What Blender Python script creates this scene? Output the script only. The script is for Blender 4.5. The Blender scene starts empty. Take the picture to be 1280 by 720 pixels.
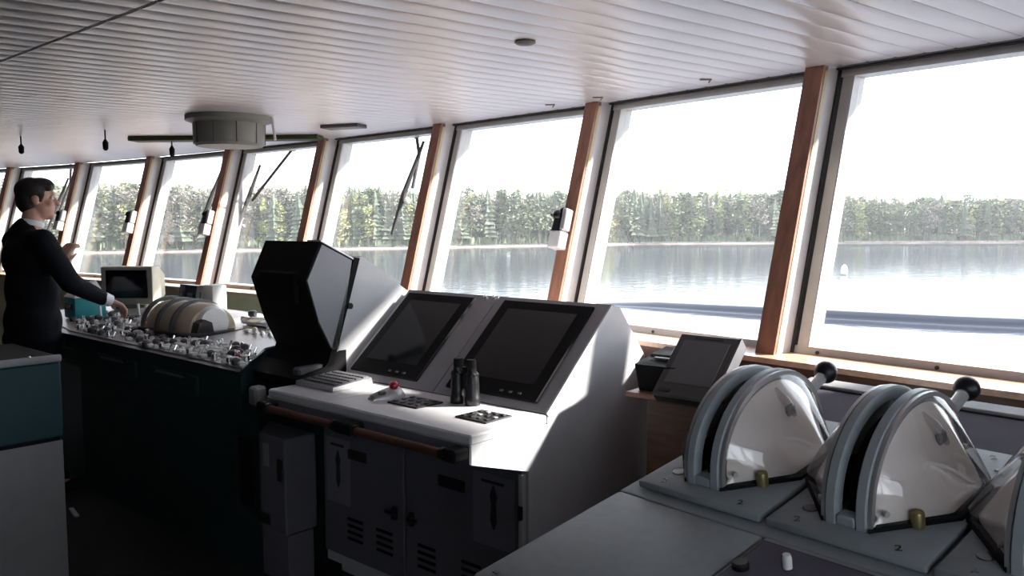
import bpy, bmesh, math, random
from mathutils import Vector, Matrix, Euler
random.seed(7)
S = bpy.context.scene
COL = S.collection
PI = math.pi
R = math.radians

# ------------------------------------------------------------------ camera
EYE = 1.55
cd = bpy.data.cameras.new('camera'); cam = bpy.data.objects.new('camera', cd); COL.objects.link(cam)
cd.sensor_width = 36.0; cd.lens = 36.0 * 1042 / 1280; cd.clip_start = 0.05; cd.clip_end = 4000
cam.matrix_world = Matrix.Translation((0, 0, EYE)) @ Matrix.Rotation(PI/2 - 0.077, 4, 'X') @ Matrix.Rotation(-0.0025, 4, 'Z')
S.camera = cam

# ------------------------------------------------------------------ sky, sun, exposure
S.view_settings.view_transform = 'Standard'; S.view_settings.look = 'None'
S.view_settings.gamma = 1.0; S.view_settings.use_curve_mapping = False
S.view_settings.exposure = 0.45
w = bpy.data.worlds.new('sky'); S.world = w; w.use_nodes = True
nt = w.node_tree; nt.nodes.clear()
out = nt.nodes.new('ShaderNodeOutputWorld'); bg = nt.nodes.new('ShaderNodeBackground')
tc = nt.nodes.new('ShaderNodeTexCoord'); sep = nt.nodes.new('ShaderNodeSeparateXYZ'); rmp = nt.nodes.new('ShaderNodeValToRGB')
nt.links.new(tc.outputs['Generated'], sep.inputs[0]); nt.links.new(sep.outputs['Z'], rmp.inputs[0])
rmp.color_ramp.elements[0].position = 0.0; rmp.color_ramp.elements[0].color = (0.86, 0.93, 1.0, 1)
rmp.color_ramp.elements[1].position = 0.5; rmp.color_ramp.elements[1].color = (0.80, 0.88, 1.0, 1)
nt.links.new(rmp.outputs[0], bg.inputs['Color']); bg.inputs['Strength'].default_value = 3.2
nt.links.new(bg.outputs[0], out.inputs['Surface'])
sl = bpy.data.lights.new('sun', 'SUN'); so = bpy.data.objects.new('sun', sl); COL.objects.link(so)
sl.energy = 18.0; sl.angle = R(3.5); sl.color = (1.0, 0.95, 0.88)
sun_from = Vector((1.0, 0.06, 0.62)).normalized()
so.rotation_euler = sun_from.to_track_quat('Z', 'Y').to_euler(); so.location = (30, 0, 30)

# ------------------------------------------------------------------ helpers
def col(h, k=1.0):
    return (h[0]*k, h[1]*k, h[2]*k, 1)
MATS = {}
def mat(name, c, rough=0.5, metal=0.0, var=0.06, scale=12.0, spec=0.5, bump=0.0, coat=0.0, stretch=None, c2=None, emit=0.0):
    if name in MATS: return MATS[name]
    m = bpy.data.materials.new(name); m.use_nodes = True; n = m.node_tree; b = n.nodes['Principled BSDF']
    b.inputs['Roughness'].default_value = rough; b.inputs['Metallic'].default_value = metal
    b.inputs['Specular IOR Level'].default_value = spec; b.inputs['Coat Weight'].default_value = coat
    t = n.nodes.new('ShaderNodeTexCoord'); mp = n.nodes.new('ShaderNodeMapping'); nz = n.nodes.new('ShaderNodeTexNoise')
    n.links.new(t.outputs['Object'], mp.inputs[0]); n.links.new(mp.outputs[0], nz.inputs['Vector'])
    if stretch: mp.inputs['Scale'].default_value = stretch
    nz.inputs['Scale'].default_value = scale; nz.inputs['Detail'].default_value = 4
    rp = n.nodes.new('ShaderNodeValToRGB'); n.links.new(nz.outputs['Fac'], rp.inputs[0])
    a = col(c, 1 - var) if c2 is None else col(c); e = col(c, 1 + var) if c2 is None else col(c2)
    rp.color_ramp.elements[0].color = a; rp.color_ramp.elements[1].color = e
    rp.color_ramp.elements[0].position = 0.3; rp.color_ramp.elements[1].position = 0.7
    n.links.new(rp.outputs[0], b.inputs['Base Color'])
    if bump:
        bp = n.nodes.new('ShaderNodeBump'); bp.inputs['Strength'].default_value = bump; bp.inputs['Distance'].default_value = 0.01
        n.links.new(nz.outputs['Fac'], bp.inputs['Height']); n.links.new(bp.outputs[0], b.inputs['Normal'])
    if emit:
        b.inputs['Emission Color'].default_value = col(c); b.inputs['Emission Strength'].default_value = emit
    MATS[name] = m
    return m
def glassmat(name, tint=(1, 1, 1), refl=0.06, rough=0.0, haze=0.0):
    if name in MATS: return MATS[name]
    m = bpy.data.materials.new(name); m.use_nodes = True; n = m.node_tree; n.nodes.clear()
    o = n.nodes.new('ShaderNodeOutputMaterial'); tr = n.nodes.new('ShaderNodeBsdfTransparent'); gl = n.nodes.new('ShaderNodeBsdfGlossy')
    ge = n.nodes.new('ShaderNodeNewGeometry'); dt = n.nodes.new('ShaderNodeVectorMath'); dt.operation = 'DOT_PRODUCT'
    n.links.new(ge.outputs['Incoming'], dt.inputs[0]); n.links.new(ge.outputs['Normal'], dt.inputs[1])
    def mth(op, x, y=None):
        k = n.nodes.new('ShaderNodeMath'); k.operation = op; n.links.new(x, k.inputs[0])
        if y is not None: k.inputs[1].default_value = y
        return k.outputs[0]
    ab = mth('ABSOLUTE', dt.outputs['Value']); om = n.nodes.new('ShaderNodeMath'); om.operation = 'SUBTRACT'; om.inputs[0].default_value = 1.0; om.use_clamp = True; n.links.new(ab, om.inputs[1])
    sch = mth('ADD', mth('MULTIPLY', mth('POWER', om.outputs[0], 5.0), 1 - refl*.5), refl*.5)
    mx = n.nodes.new('ShaderNodeMixShader'); tr.inputs['Color'].default_value = col(tint); gl.inputs['Roughness'].default_value = rough
    n.links.new(sch, mx.inputs[0]); n.links.new(tr.outputs[0], mx.inputs[1]); n.links.new(gl.outputs[0], mx.inputs[2])
    last = mx
    if haze:
        df = n.nodes.new('ShaderNodeBsdfDiffuse'); df.inputs['Color'].default_value = (0.8, 0.75, 0.72, 1)
        m2 = n.nodes.new('ShaderNodeMixShader'); m2.inputs[0].default_value = haze
        n.links.new(mx.outputs[0], m2.inputs[1]); n.links.new(df.outputs[0], m2.inputs[2]); last = m2
    n.links.new(last.outputs[0], o.inputs[0]); MATS[name] = m
    return m

M = dict(
    slat=mat('ceiling_paint', (0.80, 0.775, 0.82), 0.36, 0.35, 0.03, 3, spec=0.9),
    seam=mat('dark_seam', (0.02, 0.02, 0.02), 0.8),
    wood=mat('brown_wood', (0.27, 0.125, 0.082), 0.45, var=0.25, scale=6, stretch=(6, 6, 0.6)),
    sillwood=mat('sill_wood', (0.62, 0.38, 0.27), 0.3, var=0.18, scale=7, stretch=(1, 6, 6), coat=0.3),
    edgewood=mat('pale_wood_edge', (0.62, 0.50, 0.30), 0.5),
    darkwood=mat('dark_wood', (0.10, 0.042, 0.024), 0.5, var=0.3, scale=6, stretch=(1, 1, 8)),
    jamb=mat('white_paint', (0.66, 0.65, 0.66), 0.4),
    gasket=mat('rubber_gasket', (0.03, 0.028, 0.028), 0.6),
    frame=mat('grey_metal', (0.50, 0.49, 0.48), 0.45, 0.2),
    framelight=mat('pale_metal', (0.7, 0.7, 0.7), 0.35, 0.3),
    cream=mat('cream_paint', (0.62, 0.57, 0.40), 0.5),
    wall=mat('dark_wall', (0.06, 0.055, 0.055), 0.7),
    floor=mat('navy_floor', (0.012, 0.014, 0.018), 0.7),
    console=mat('console_grey', (0.56, 0.56, 0.58), 0.42, var=0.03),
    consolelid=mat('console_white', (0.60, 0.60, 0.62), 0.4, var=0.03),
    panelgrey=mat('bezel_grey', (0.28, 0.28, 0.305), 0.45, var=0.03),
    door=mat('door_grey', (0.155, 0.15, 0.175), 0.5, var=0.04),
    black=mat('black_plastic', (0.010, 0.010, 0.012), 0.35),
    matte=mat('matt_black', (0.006, 0.006, 0.007), 0.75, spec=0.2),
    screen=mat('black_screen', (0.006, 0.006, 0.009), 0.12, spec=0.35),
    green=mat('dark_green_paint', (0.008, 0.032, 0.034), 0.45),
    teal=mat('teal_paint', (0.006, 0.045, 0.058), 0.5),
    tealbright=mat('bright_teal', (0.02, 0.30, 0.33), 0.45),
    lowgrey=mat('cabinet_grey', (0.27, 0.27, 0.28), 0.5),
    telegrey=mat('hammer_grey', (0.33, 0.37, 0.39), 0.42, var=0.06, scale=40),
    plate=mat('plate_grey', (0.27, 0.295, 0.31), 0.55, spec=.3, var=0.05, scale=40),
    toppanel=mat('violet_grey_panel', (0.13, 0.12, 0.155), 0.8, spec=.1, var=0.05),
    dome=mat('frosted_cover', (0.88, 0.81, 0.78), 0.12, var=0.04, scale=5, spec=0.7, coat=0.6),
    dome2=mat('cream_cover', (0.55, 0.47, 0.36), 0.25, var=0.05),
    chrome=mat('chrome', (0.8, 0.8, 0.8), 0.2, 1.0),
    alu=mat('brushed_metal', (0.52, 0.52, 0.53), 0.38, 0.7),
    stem=mat('satin_steel', (0.66, 0.67, 0.68), 0.3, 0.35),
    clear=glassmat('clear_cover', (0.97, 0.96, 0.95), refl=.12, rough=.03),
    bulb=glassmat('bulb_glass', (0.86, 0.85, 0.84), refl=.16, rough=.02),
    brass=mat('brass', (0.32, 0.27, 0.12), 0.4, 0.7),
    red=mat('red_ball', (0.55, 0.01, 0.04), 0.12, coat=0.8),
    redlamp=mat('red_lamp', (0.5, 0.03, 0.03), 0.3),
    crt=mat('beige_plastic', (0.66, 0.60, 0.46), 0.5),
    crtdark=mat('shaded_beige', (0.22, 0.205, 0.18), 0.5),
    paper=mat('paper', (0.26, 0.25, 0.29), 0.7),
    print_=mat('dark_print', (0.03, 0.03, 0.035), 0.7),
    white=mat('white_plastic', (0.8, 0.8, 0.78), 0.4),
    bezeldark=mat('dark_bezel', (0.045, 0.045, 0.05), 0.5),
    midgrey=mat('mid_grey', (0.10, 0.10, 0.11), 0.45),
    fixture=mat('fixture_grey', (0.24, 0.24, 0.22), 0.5),
    olive=mat('olive_dark', (0.035, 0.045, 0.012), 0.6),
    jacket=mat('navy_cloth', (0.006, 0.007, 0.011), 0.85, spec=0.2, scale=60, bump=0.2),
    skin=mat('skin', (0.52, 0.29, 0.23), 0.5),
    hair=mat('dark_hair', (0.012, 0.009, 0.008), 0.6, scale=60, bump=0.4),
    shirt=mat('white_cloth', (0.75, 0.75, 0.76), 0.7),
    pane=glassmat('window_glass', (0.98, 0.985, 0.985)),
    bank=mat('shore_earth', (0.24, 0.18, 0.155), 0.9, var=0.3, scale=0.3),
    ground=mat('forest_floor', (0.10, 0.10, 0.065), 0.95, var=0.3, scale=0.2),
    trunk=mat('tree_bark', (0.12, 0.105, 0.09), 0.9),
    spruce=mat('spruce_green', (0.085, 0.105, 0.07), 0.9, var=0.3, scale=0.6),
    pine=mat('pine_green', (0.125, 0.15, 0.09), 0.9, var=0.3, scale=0.6),
    leaf=mat('spring_leaf', (0.31, 0.33, 0.14), 0.9, var=0.25, scale=0.6),
    twig=mat('bare_twigs', (0.20, 0.18, 0.15), 0.9, var=0.25, scale=0.6),
    buoy=mat('buoy_white', (0.85, 0.85, 0.83), 0.4),
)
def to_obj(name, bm, material, parent=None, smooth=False, recalc=True):
    if recalc: bmesh.ops.recalc_face_normals(bm, faces=bm.faces)
    me = bpy.data.meshes.new(name); bm.to_mesh(me); bm.free()
    for mm in (material if isinstance(material, (list, tuple)) else [material]): me.materials.append(mm)
    if smooth:
        for p in me.polygons: p.use_smooth = True
        if smooth != 'all':
            try: me.set_sharp_from_angle(angle=R(38))
            except Exception: pass
    o = bpy.data.objects.new(name, me); COL.objects.link(o)
    if parent is not None: o.parent = parent
    return o
def B(): return bmesh.new()
def box(bm, lo, hi, bev=0.0, mtx=None, seg=1):
    r = bmesh.ops.create_cube(bm, size=1.0); vs = r['verts']
    c = [(lo[i]+hi[i])/2 for i in range(3)]; s = [hi[i]-lo[i] for i in range(3)]
    for v in vs: v.co = Vector((v.co.x*s[0]+c[0], v.co.y*s[1]+c[1], v.co.z*s[2]+c[2]))
    if bev:
        es = list({e for v in vs for e in v.link_edges})
        g = bmesh.ops.bevel(bm, geom=es, offset=bev, segments=seg, affect='EDGES', profile=0.5)
        vs = list({v for f in g['faces'] for v in f.verts} | {v for v in vs if v.is_valid})
    if mtx is not None: bmesh.ops.transform(bm, matrix=mtx, verts=vs)
    return vs
def prism(bm, poly, axis, a, b):
    """poly: 2D points in the plane normal to axis (x: (y,z), y: (x,z), z: (x,y)) extruded from a to b"""
    def P(p, t):
        return {'x': (t, p[0], p[1]), 'y': (p[0], t, p[1]), 'z': (p[0], p[1], t)}[axis]
    v0 = [bm.verts.new(P(p, a)) for p in poly]; v1 = [bm.verts.new(P(p, b)) for p in poly]
    n = len(poly); bm.faces.new(v0); bm.faces.new(list(reversed(v1)))
    for i in range(n): bm.faces.new((v0[i], v0[(i+1) % n], v1[(i+1) % n], v1[i]))
    return v0 + v1
def hexa(bm, a, b):
    """a, b: lists of 4 points: two opposite quads"""
    va = [bm.verts.new(p) for p in a]; vb = [bm.verts.new(p) for p in b]
    bm.faces.new(va); bm.faces.new(list(reversed(vb)))
    for i in range(4): bm.faces.new((va[i], va[(i+1) % 4], vb[(i+1) % 4], vb[i]))
def tube(bm, p0, p1, r0, r1=None, n=12, cap=True):
    p0 = Vector(p0); p1 = Vector(p1); r1 = r0 if r1 is None else r1
    d = p1 - p0; q = d.to_track_quat('Z', 'Y').to_matrix().to_4x4()
    r = bmesh.ops.create_cone(bm, cap_ends=cap, segments=n, radius1=r0, radius2=r1, depth=d.length)
    bmesh.ops.transform(bm, matrix=Matrix.Translation((p0+p1)/2) @ q, verts=r['verts'])
    return r['verts']
def ball(bm, c, r, n=12, m=8):
    rr = (r, r, r) if not isinstance(r, (tuple, list)) else r
    g = bmesh.ops.create_uvsphere(bm, u_segments=n, v_segments=m, radius=1.0)
    for v in g['verts']: v.co = Vector((v.co.x*rr[0]+c[0], v.co.y*rr[1]+c[1], v.co.z*rr[2]+c[2]))
    return g['verts']
def lathe(bm, prof, n=20, c=(0, 0, 0)):
    rings = []
    for r, z in prof:
        rings.append([bm.verts.new((c[0]+r*math.cos(2*PI*k/n), c[1]+r*math.sin(2*PI*k/n), c[2]+z)) for k in range(n)])
    for a, b in zip(rings, rings[1:]):
        for k in range(n): bm.faces.new((a[k], a[(k+1) % n], b[(k+1) % n], b[k]))
    bm.faces.new(rings[0]); bm.faces.new(list(reversed(rings[-1])))
def simple(name, kind, args, material, parent, smooth=False):
    bm = B()
    if kind == 'box': box(bm, *args)
    elif kind == 'tube': tube(bm, *args)
    elif kind == 'ball': ball(bm, *args)
    elif kind == 'prism': prism(bm, *args)
    elif kind == 'lathe': lathe(bm, *args)
    return to_obj(name, bm, material, parent, smooth)
def tag(o, label=None, cat=None, group=None, kind=None):
    if label: o['label'] = label
    if cat: o['category'] = cat
    if group: o['group'] = group
    if kind: o['kind'] = kind
    return o
def empty(name, loc=(0, 0, 0), rz=0.0, parent=None, mtx=None):
    o = bpy.data.objects.new(name, None); COL.objects.link(o); o.empty_display_size = 0.1
    if mtx is not None: o.matrix_world = mtx
    else: o.location = loc; o.rotation_euler = (0, 0, rz)
    if parent is not None: o.parent = parent
    return o
def dup(o, parent=None, loc=None):
    c = o.copy(); COL.objects.link(c)
    if parent is not None: c.parent = parent
    if loc is not None: c.location = loc
    return c
def dup_tree(o, parent=None):
    c = o.copy(); COL.objects.link(c)
    if parent is not None: c.parent = parent
    for ch in list(o.children): dup_tree(ch, c)
    return c
def frame_matrix(P, head, tilt=0.0):
    h = R(head); t = R(tilt)
    x = Vector((math.sin(h), -math.cos(h), 0)); vh = Vector((math.cos(h), math.sin(h), 0))
    y = vh*math.cos(t) + Vector((0, 0, math.sin(t))); z = x.cross(y)
    m = Matrix((x, y, z)).transposed().to_4x4(); m.translation = Vector(P)
    return m

# ------------------------------------------------------------------ the front window wall (curved in plan)
CEIL = 2.15; RAKE = 0.275
HEAD = [40.2, 39.4, 44.1, 46.9, 49.7, 51.7, 55.2, 59.0, 61.5, 64.0]
TT = [Vector((1.922, 2.358)), Vector((1.139, 3.285)), Vector((0.370, 4.223)), Vector((-0.474, 5.094)), Vector((-1.360, 5.924)),
      Vector((-2.285, 6.707)), Vector((-3.238, 7.459)), Vector((-4.234, 8.151)), Vector((-5.274, 8.775))]
for hh in HEAD[8:]:
    TT.append(TT[-1] + 1.213*Vector((-math.sin(R(hh)), math.cos(R(hh)))))
NW = len(HEAD)
def nrm(a): return Vector((math.cos(R(a)), math.sin(R(a))))
def mull_head(j):
    if j == 0: return HEAD[0]
    if j >= NW: return HEAD[-1]
    return (HEAD[j-1] + HEAD[j]) / 2
def wp(j, z, off, along=0.0, raked=True):
    """point on the wall at mullion j, height z, offset outward, shifted leftwards along the wall"""
    a = mull_head(j); n = nrm(a); e = Vector((-n.y, n.x))
    p = TT[j] + n*(off - (RAKE*(CEIL - z) if raked else RAKE*(CEIL - 1.066))) + e*along
    return Vector((p.x, p.y, z))
def win_pt(i, s, z, off):
    return wp(i, z, off).lerp(wp(i+1, z, off), s)
GZ0, GZ1 = 1.093, 2.113
PW = 0.078      # post width

for i in range(NW):
    root = empty('window_%d' % (i+1), win_pt(i, 0.5, 1.066, 0.1)); root['kind'] = 'structure'
    root['label'] = 'raked bridge window in a grey metal frame, number %d from the right' % (i+1)
    inv = Matrix.Translation(-Vector(root.location))
    L = (TT[i+1]-TT[i]).length
    def q(s, z, off): return inv @ win_pt(i, s, z, off)
    def dist(d): return d / L
    s0, s1 = dist(0.001), 1 - dist(PW+0.02)           # frame from the gasket on its right to the next post
    fw = dist(0.040)
    def bar(name, sa, sb, za, zb, o0, o1, m):
        bm = B()
        hexa(bm, [q(sa, za, o0), q(sb, za, o0), q(sb, zb, o0), q(sa, zb, o0)], [q(sa, za, o1), q(sb, za, o1), q(sb, zb, o1), q(sa, zb, o1)])
        return to_obj(name, bm, m, root)
    # note: s = 0 is the right mullion's left edge, the post of mullion i+1 covers its right side
    bar('bottom_rail', s0, s1+dist(0.02), 1.058, GZ0, 0.118, 0.21, M['frame'])
    bar('top_rail', s0, s1+dist(0.02), GZ1, CEIL-0.004, 0.118, 0.21, M['framelight'])
    bar('stile', s0, s0+fw*0.5, GZ0, GZ1, 0.118, 0.21, M['frame'])
    bar('stile', s1-fw, s1, GZ0, GZ1, 0.118, 0.21, M['frame'])
    bar('sunlit_reveal', s1-fw-dist(0.004), s1-fw, GZ0, GZ1, 0.122, 0.165, M['jamb'])  # frame reveal lined in white: the sun on it is put into the colour
    bar('head_seal', s0, s1+dist(0.02), CEIL-0.009, CEIL-0.002, 0.09, 0.117, M['gasket'])
    for k, ss in enumerate((0.12, 0.5, 0.85)):
        bm = B(); p = Vector(q(ss, 1.075, 0.118)); n3 = Vector((*nrm(HEAD[i]), 0)); tube(bm, p+n3*0.004, p-n3*0.004, 0.007, n=8)
        to_obj('rail_screw', bm, M['gasket'], root)
    bm = B()
    hexa(bm, [q(s0, GZ0-0.01, 0.166), q(s1, GZ0-0.01, 0.166), q(s1, GZ1+0.01, 0.166), q(s0, GZ1+0.01, 0.166)],
         [q(s0, GZ0-0.01, 0.170), q(s1, GZ0-0.01, 0.170), q(s1, GZ1+0.01, 0.170), q(s0, GZ1+0.01, 0.170)])
    to_obj('glass_pane', bm, M['pane'], root)

def mbar(bm, j, z0, z1, a0, a1, o0, o1, org):
    f = lambda z, a, o: wp(j, z, o, a) - org
    hexa(bm, [f(z0, a0, o0), f(z0, a1, o0), f(z0, a1, o1), f(z0, a0, o1)], [f(z1, a0, o0), f(z1, a1, o0), f(z1, a1, o1), f(z1, a0, o1)])
for j in range(0, NW+1):
    org = wp(j, 1.066, 0.0)
    root = empty('trim_%d' % (j+1), org); tag(root, 'raked wooden window post, number %d from the right' % (j+1), kind='structure')
    bm = B(); mbar(bm, j, 1.066, CEIL, -PW, 0, 0.0, 0.016, org); to_obj('wooden_face', bm, M['wood'], root)
    bm = B(); mbar(bm, j, 1.066, CEIL-0.02, -PW-0.002, -PW+0.003, 0.016, 0.034, org); tag(to_obj('edge_strip', bm, M['edgewood'], root), 'pale yellow wood edging')
    bm = B(); mbar(bm, j, 1.066, CEIL, -PW, -0.001, 0.0345, 0.17, org); to_obj('white_jamb', bm, M['jamb'], root)
    bm = B(); mbar(bm, j, 1.066, CEIL, -PW-0.010, -PW-0.001, 0.108, 0.17, org); to_obj('rubber_gasket', bm, M['gasket'], root)
# sill boards and lower wall
wf = empty('wall_front'); tag(wf, 'lower front wall under the window sills', kind='structure')
tl = empty('trim_20'); tag(tl, 'continuous varnished window sill', kind='structure')
for i in range(NW):
    q = lambda jj, z, off: wp(jj, z, off, raked=False)
    bm = B(); hexa(bm, [q(i, 1.046, -0.078), q(i+1, 1.046, -0.078), q(i+1, 1.046, 0.16), q(i, 1.046, 0.16)], [q(i, 1.066, -0.078), q(i+1, 1.066, -0.078), q(i+1, 1.066, 0.16), q(i, 1.066, 0.16)])
    to_obj('sill_board', bm, M['sillwood'], tl)
    bm = B(); hexa(bm, [q(i, 0, -0.055), q(i+1, 0, -0.055), q(i+1, 0, 0.16), q(i, 0, 0.16)], [q(i, 1.045, -0.055), q(i+1, 1.045, -0.055), q(i+1, 1.045, 0.16), q(i, 1.045, 0.16)])
    to_obj('apron_panel', bm, M['darkwood'] if i < 4 else M['cream'], wf)

# ------------------------------------------------------------------ room shell
RP = wp(0, CEIL, 0.0).xy
LP = wp(NW, CEIL, 0.0).xy
PR = [Vector((RP.x, RP.y)), Vector((2.75, 1.10)), Vector((3.3, -0.6)), Vector((3.2, -2.6))]
PB = [Vector((3.2, -2.6)), Vector((-9.6, 3.6))]
room = [Vector((p.x, p.y)) for p in TT] + [Vector((-9.6, 3.6)), Vector((3.2, -2.6)), Vector((3.3, -0.6)), Vector((2.75, 1.10))]
def wallseg(name, pts, m, label):
    bm = B()
    for a, b in zip(pts, pts[1:]):
        d = (b-a).normalized(); n = Vector((d.y, -d.x))
        c = Vector((-1.5, 2.0))
        if (a - c).dot(n) < 0: n = -n
        hexa(bm, [(a.x, a.y, 0), (b.x, b.y, 0), (b.x+n.x*.1, b.y+n.y*.1, 0), (a.x+n.x*.1, a.y+n.y*.1, 0)],
             [(a.x, a.y, 2.3), (b.x, b.y, 2.3), (b.x+n.x*.1, b.y+n.y*.1, 2.3), (a.x+n.x*.1, a.y+n.y*.1, 2.3)])
    return tag(to_obj(name, bm, m), label, kind='structure')
PM = PR[1].lerp(PR[2], .2)
wallseg('wall_right', [PR[0], PR[1], PM], M['wall'], 'dark side wall past the rightmost window')
def fill_windowed(name, a, b, n, m, label, wn, z0=.95, z1=2.02):  # wall with added, unseen windows that let in fill light
    d = (b-a).normalized(); L = (b-a).length; nn = Vector((d.y, -d.x))
    if (a - Vector((-1.5, 2.0))).dot(nn) < 0: nn = -nn
    root = empty(name); tag(root, label, kind='structure')
    def piece(nm, t0, t1, za, zb, mm, par=root, o0=0.0, o1=.1):
        p = [a+d*t0, a+d*t1]; bm = B()
        hexa(bm, [(p[0].x+nn.x*o0, p[0].y+nn.y*o0, za), (p[1].x+nn.x*o0, p[1].y+nn.y*o0, za), (p[1].x+nn.x*o1, p[1].y+nn.y*o1, za), (p[0].x+nn.x*o1, p[0].y+nn.y*o1, za)],
             [(p[0].x+nn.x*o0, p[0].y+nn.y*o0, zb), (p[1].x+nn.x*o0, p[1].y+nn.y*o0, zb), (p[1].x+nn.x*o1, p[1].y+nn.y*o1, zb), (p[0].x+nn.x*o1, p[0].y+nn.y*o1, zb)])
        return to_obj(nm, bm, mm, par)
    piece('lower_panel', 0, L, 0, z0, m); piece('upper_panel', 0, L, z1, 2.3, m)
    w_ = L/n
    for k in range(n+1): piece('wall_post', max(0, k*w_-.06), min(L, k*w_+.06), z0+.001, z1-.001, m)
    for k in range(n):
        r_ = empty('window_%d' % (wn+k)); tag(r_, 'plain flat window added out of view for fill in the %s' % name.replace('_', ' '), kind='structure')
        piece('glass_pane', k*w_+.065, (k+1)*w_-.065, z0+.005, z1-.005, M['pane'], r_, .045, .049)
        piece('frame_sill', k*w_+.065, (k+1)*w_-.065, z0+.001, z0+.03, M['frame'], r_, .02, .08)
fill_windowed('wall_wing', PM, PR[2], 1, M['wall'], 'wing wall with an added fill window beside the engine telegraphs', 26)  # window added out of view to brighten the consoles from the right
fill_windowed('wall_side', PR[2], PR[3], 2, M['wall'], 'side wall of the bridge wing with added fill windows', 21)  # unseen windows added for fill from behind on the right
BK = PB[0].lerp(PB[1], .24)
fill_windowed('wall_aft', PB[0], BK, 2, M['wall'], 'aft wall of the bridge wing with added fill windows', 23)  # windows added behind the camera for soft frontal fill on the telegraphs
wallseg('wall_back', [BK, PB[1]], M['wall'], 'dark back wall of the bridge')
wallseg('wall_left', [Vector((-9.6, 3.6)), TT[-1]], M['wall'], 'far left end wall')
bm = B(); prism(bm, [(p.x, p.y) for p in room], 'z', -0.1, 0.0); tag(to_obj('floor', bm, M['floor']), 'dark navy bridge floor', kind='structure')
# roof slab with an overhang
ov = []
for j in range(NW+1): 
    p = wp(j, CEIL, 0.42); ov.append((p.x, p.y))
ov += [(-9.8, 3.5), (3.3, -2.75), (3.45, -0.6), (2.9, 1.15)]
bm = B(); prism(bm, ov, 'z', 2.20, 2.34)
ceil = tag(to_obj('ceiling', bm, M['seam']), 'white slatted metal ceiling of the bridge', kind='structure')
def clip(poly, n, d):            # keep n.p <= d
    outp = []
    for k in range(len(poly)):
        a, b = poly[k], poly[(k+1) % len(poly)]; da, db = n.dot(a)-d, n.dot(b)-d
        if da <= 0: outp.append(a)
        if (da < 0) != (db < 0): outp.append(a.lerp(b, da/(da-db)))
    return outp
wide = [wp(j, CEIL, 0.07).xy for j in range(NW+1)] + [Vector((-9.55, 3.6)), Vector((3.15, -2.55)), Vector((3.25, -0.6)), Vector((2.7, 1.1))]
sn = Vector((0.663, 0.749))
front = clip(wide, -sn, -(1.09+0.008)); rear = clip(wide, sn, 1.09-0.008)
sd = Vector((math.sin(R(52)), math.cos(R(52)))); sp = Vector((-sd.y, sd.x))
PITCH = 0.105
for poly in (front, rear):
    ds = [sp.dot(p) for p in poly]; k0 = math.floor(min(ds)/PITCH); k1 = math.ceil(max(ds)/PITCH)
    for k in range(k0, k1+1):
        lo, hi = k*PITCH+0.001, (k+1)*PITCH-0.001
        strip = clip(clip(poly, sp, hi), -sp, -lo)
        if len(strip) < 3: continue
        ts = [sd.dot(p) for p in strip]; t0, t1 = min(ts), max(ts)
        if t1-t0 < 0.06: continue
        prof = [(lo, 2.185), (lo, 2.1515), (lo+0.008, 2.1495), (lo+0.040, 2.149), (hi-0.040, 2.149), (hi-0.008, 2.1495), (hi, 2.1515), (hi, 2.185)]
        bm = B()
        # shear the ends so they follow the clipped outline
        def ends(d):
            c = clip(clip(poly, sp, d+1e-4), -sp, -(d-1e-4))
            if len(c) < 2: return t0, t1
            tt = [sd.dot(p) for p in c]; return min(tt), max(tt)
        ea, eb = ends(lo+1e-3), ends(hi-1e-3)
        va, vb = [], []
        for d, z in prof:
            f = (d-lo)/(hi-lo); a = ea[0]+(eb[0]-ea[0])*f; b = ea[1]+(eb[1]-ea[1])*f
            pa = sd*a+sp*d; pb = sd*b+sp*d
            va.append(bm.verts.new((pa.x, pa.y, z))); vb.append(bm.verts.new((pb.x, pb.y, z)))
        n = len(prof); bm.faces.new(va); bm.faces.new(list(reversed(vb)))
        for q_ in range(n): bm.faces.new((va[q_], va[(q_+1) % n], vb[(q_+1) % n], vb[q_]))
        to_obj('ceiling_slat', bm, M['slat'], ceil, smooth=True)

# ------------------------------------------------------------------ chart console with two monitors
HC = 48.5
hx = Vector((math.sin(R(HC)), -math.cos(R(HC)))); hy = Vector((math.cos(R(HC)), math.sin(R(HC))))
C0 = Vector((-0.133, 2.596))
def loc_c(x, y, z=0): p = C0 + hx*x + hy*y; return (p.x, p.y, z)
RZ = R(HC-90)
cc = empty('chart_console', loc_c(0, 0), RZ)
tag(cc, 'light grey console with two sloping black monitors, cupboards and wooden rails', 'console')
W = 1.165
prof = [(.36, .0), (.36, .08), (.285, .08), (.285, .700), (0.004, .784), (0.004, .846), (.388, .846), (.388, .872), (.785, 1.228), (.80, 1.234), (.835, 1.222), (1.01, 1.02), (1.09, .90), (1.09, 0)]
bm = B(); prism(bm, prof, 'x', -W, 0); to_obj('console_body', bm, M['console'], cc)
simple('desk_top', 'box', ((-.771, 0, .846), (0.0, .386, .880), .006), M['consolelid'], cc)
simple('desk_top', 'box', ((-W, .006, .846), (-.775, .386, .878), .006), M['consolelid'], cc)
bm = B(); prism(bm, [(-.002, .786), (-.002, .845), (.004, .845), (.004, .786)], 'x', -W, -.002); to_obj('desk_fascia', bm, M['door'], cc)
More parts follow.
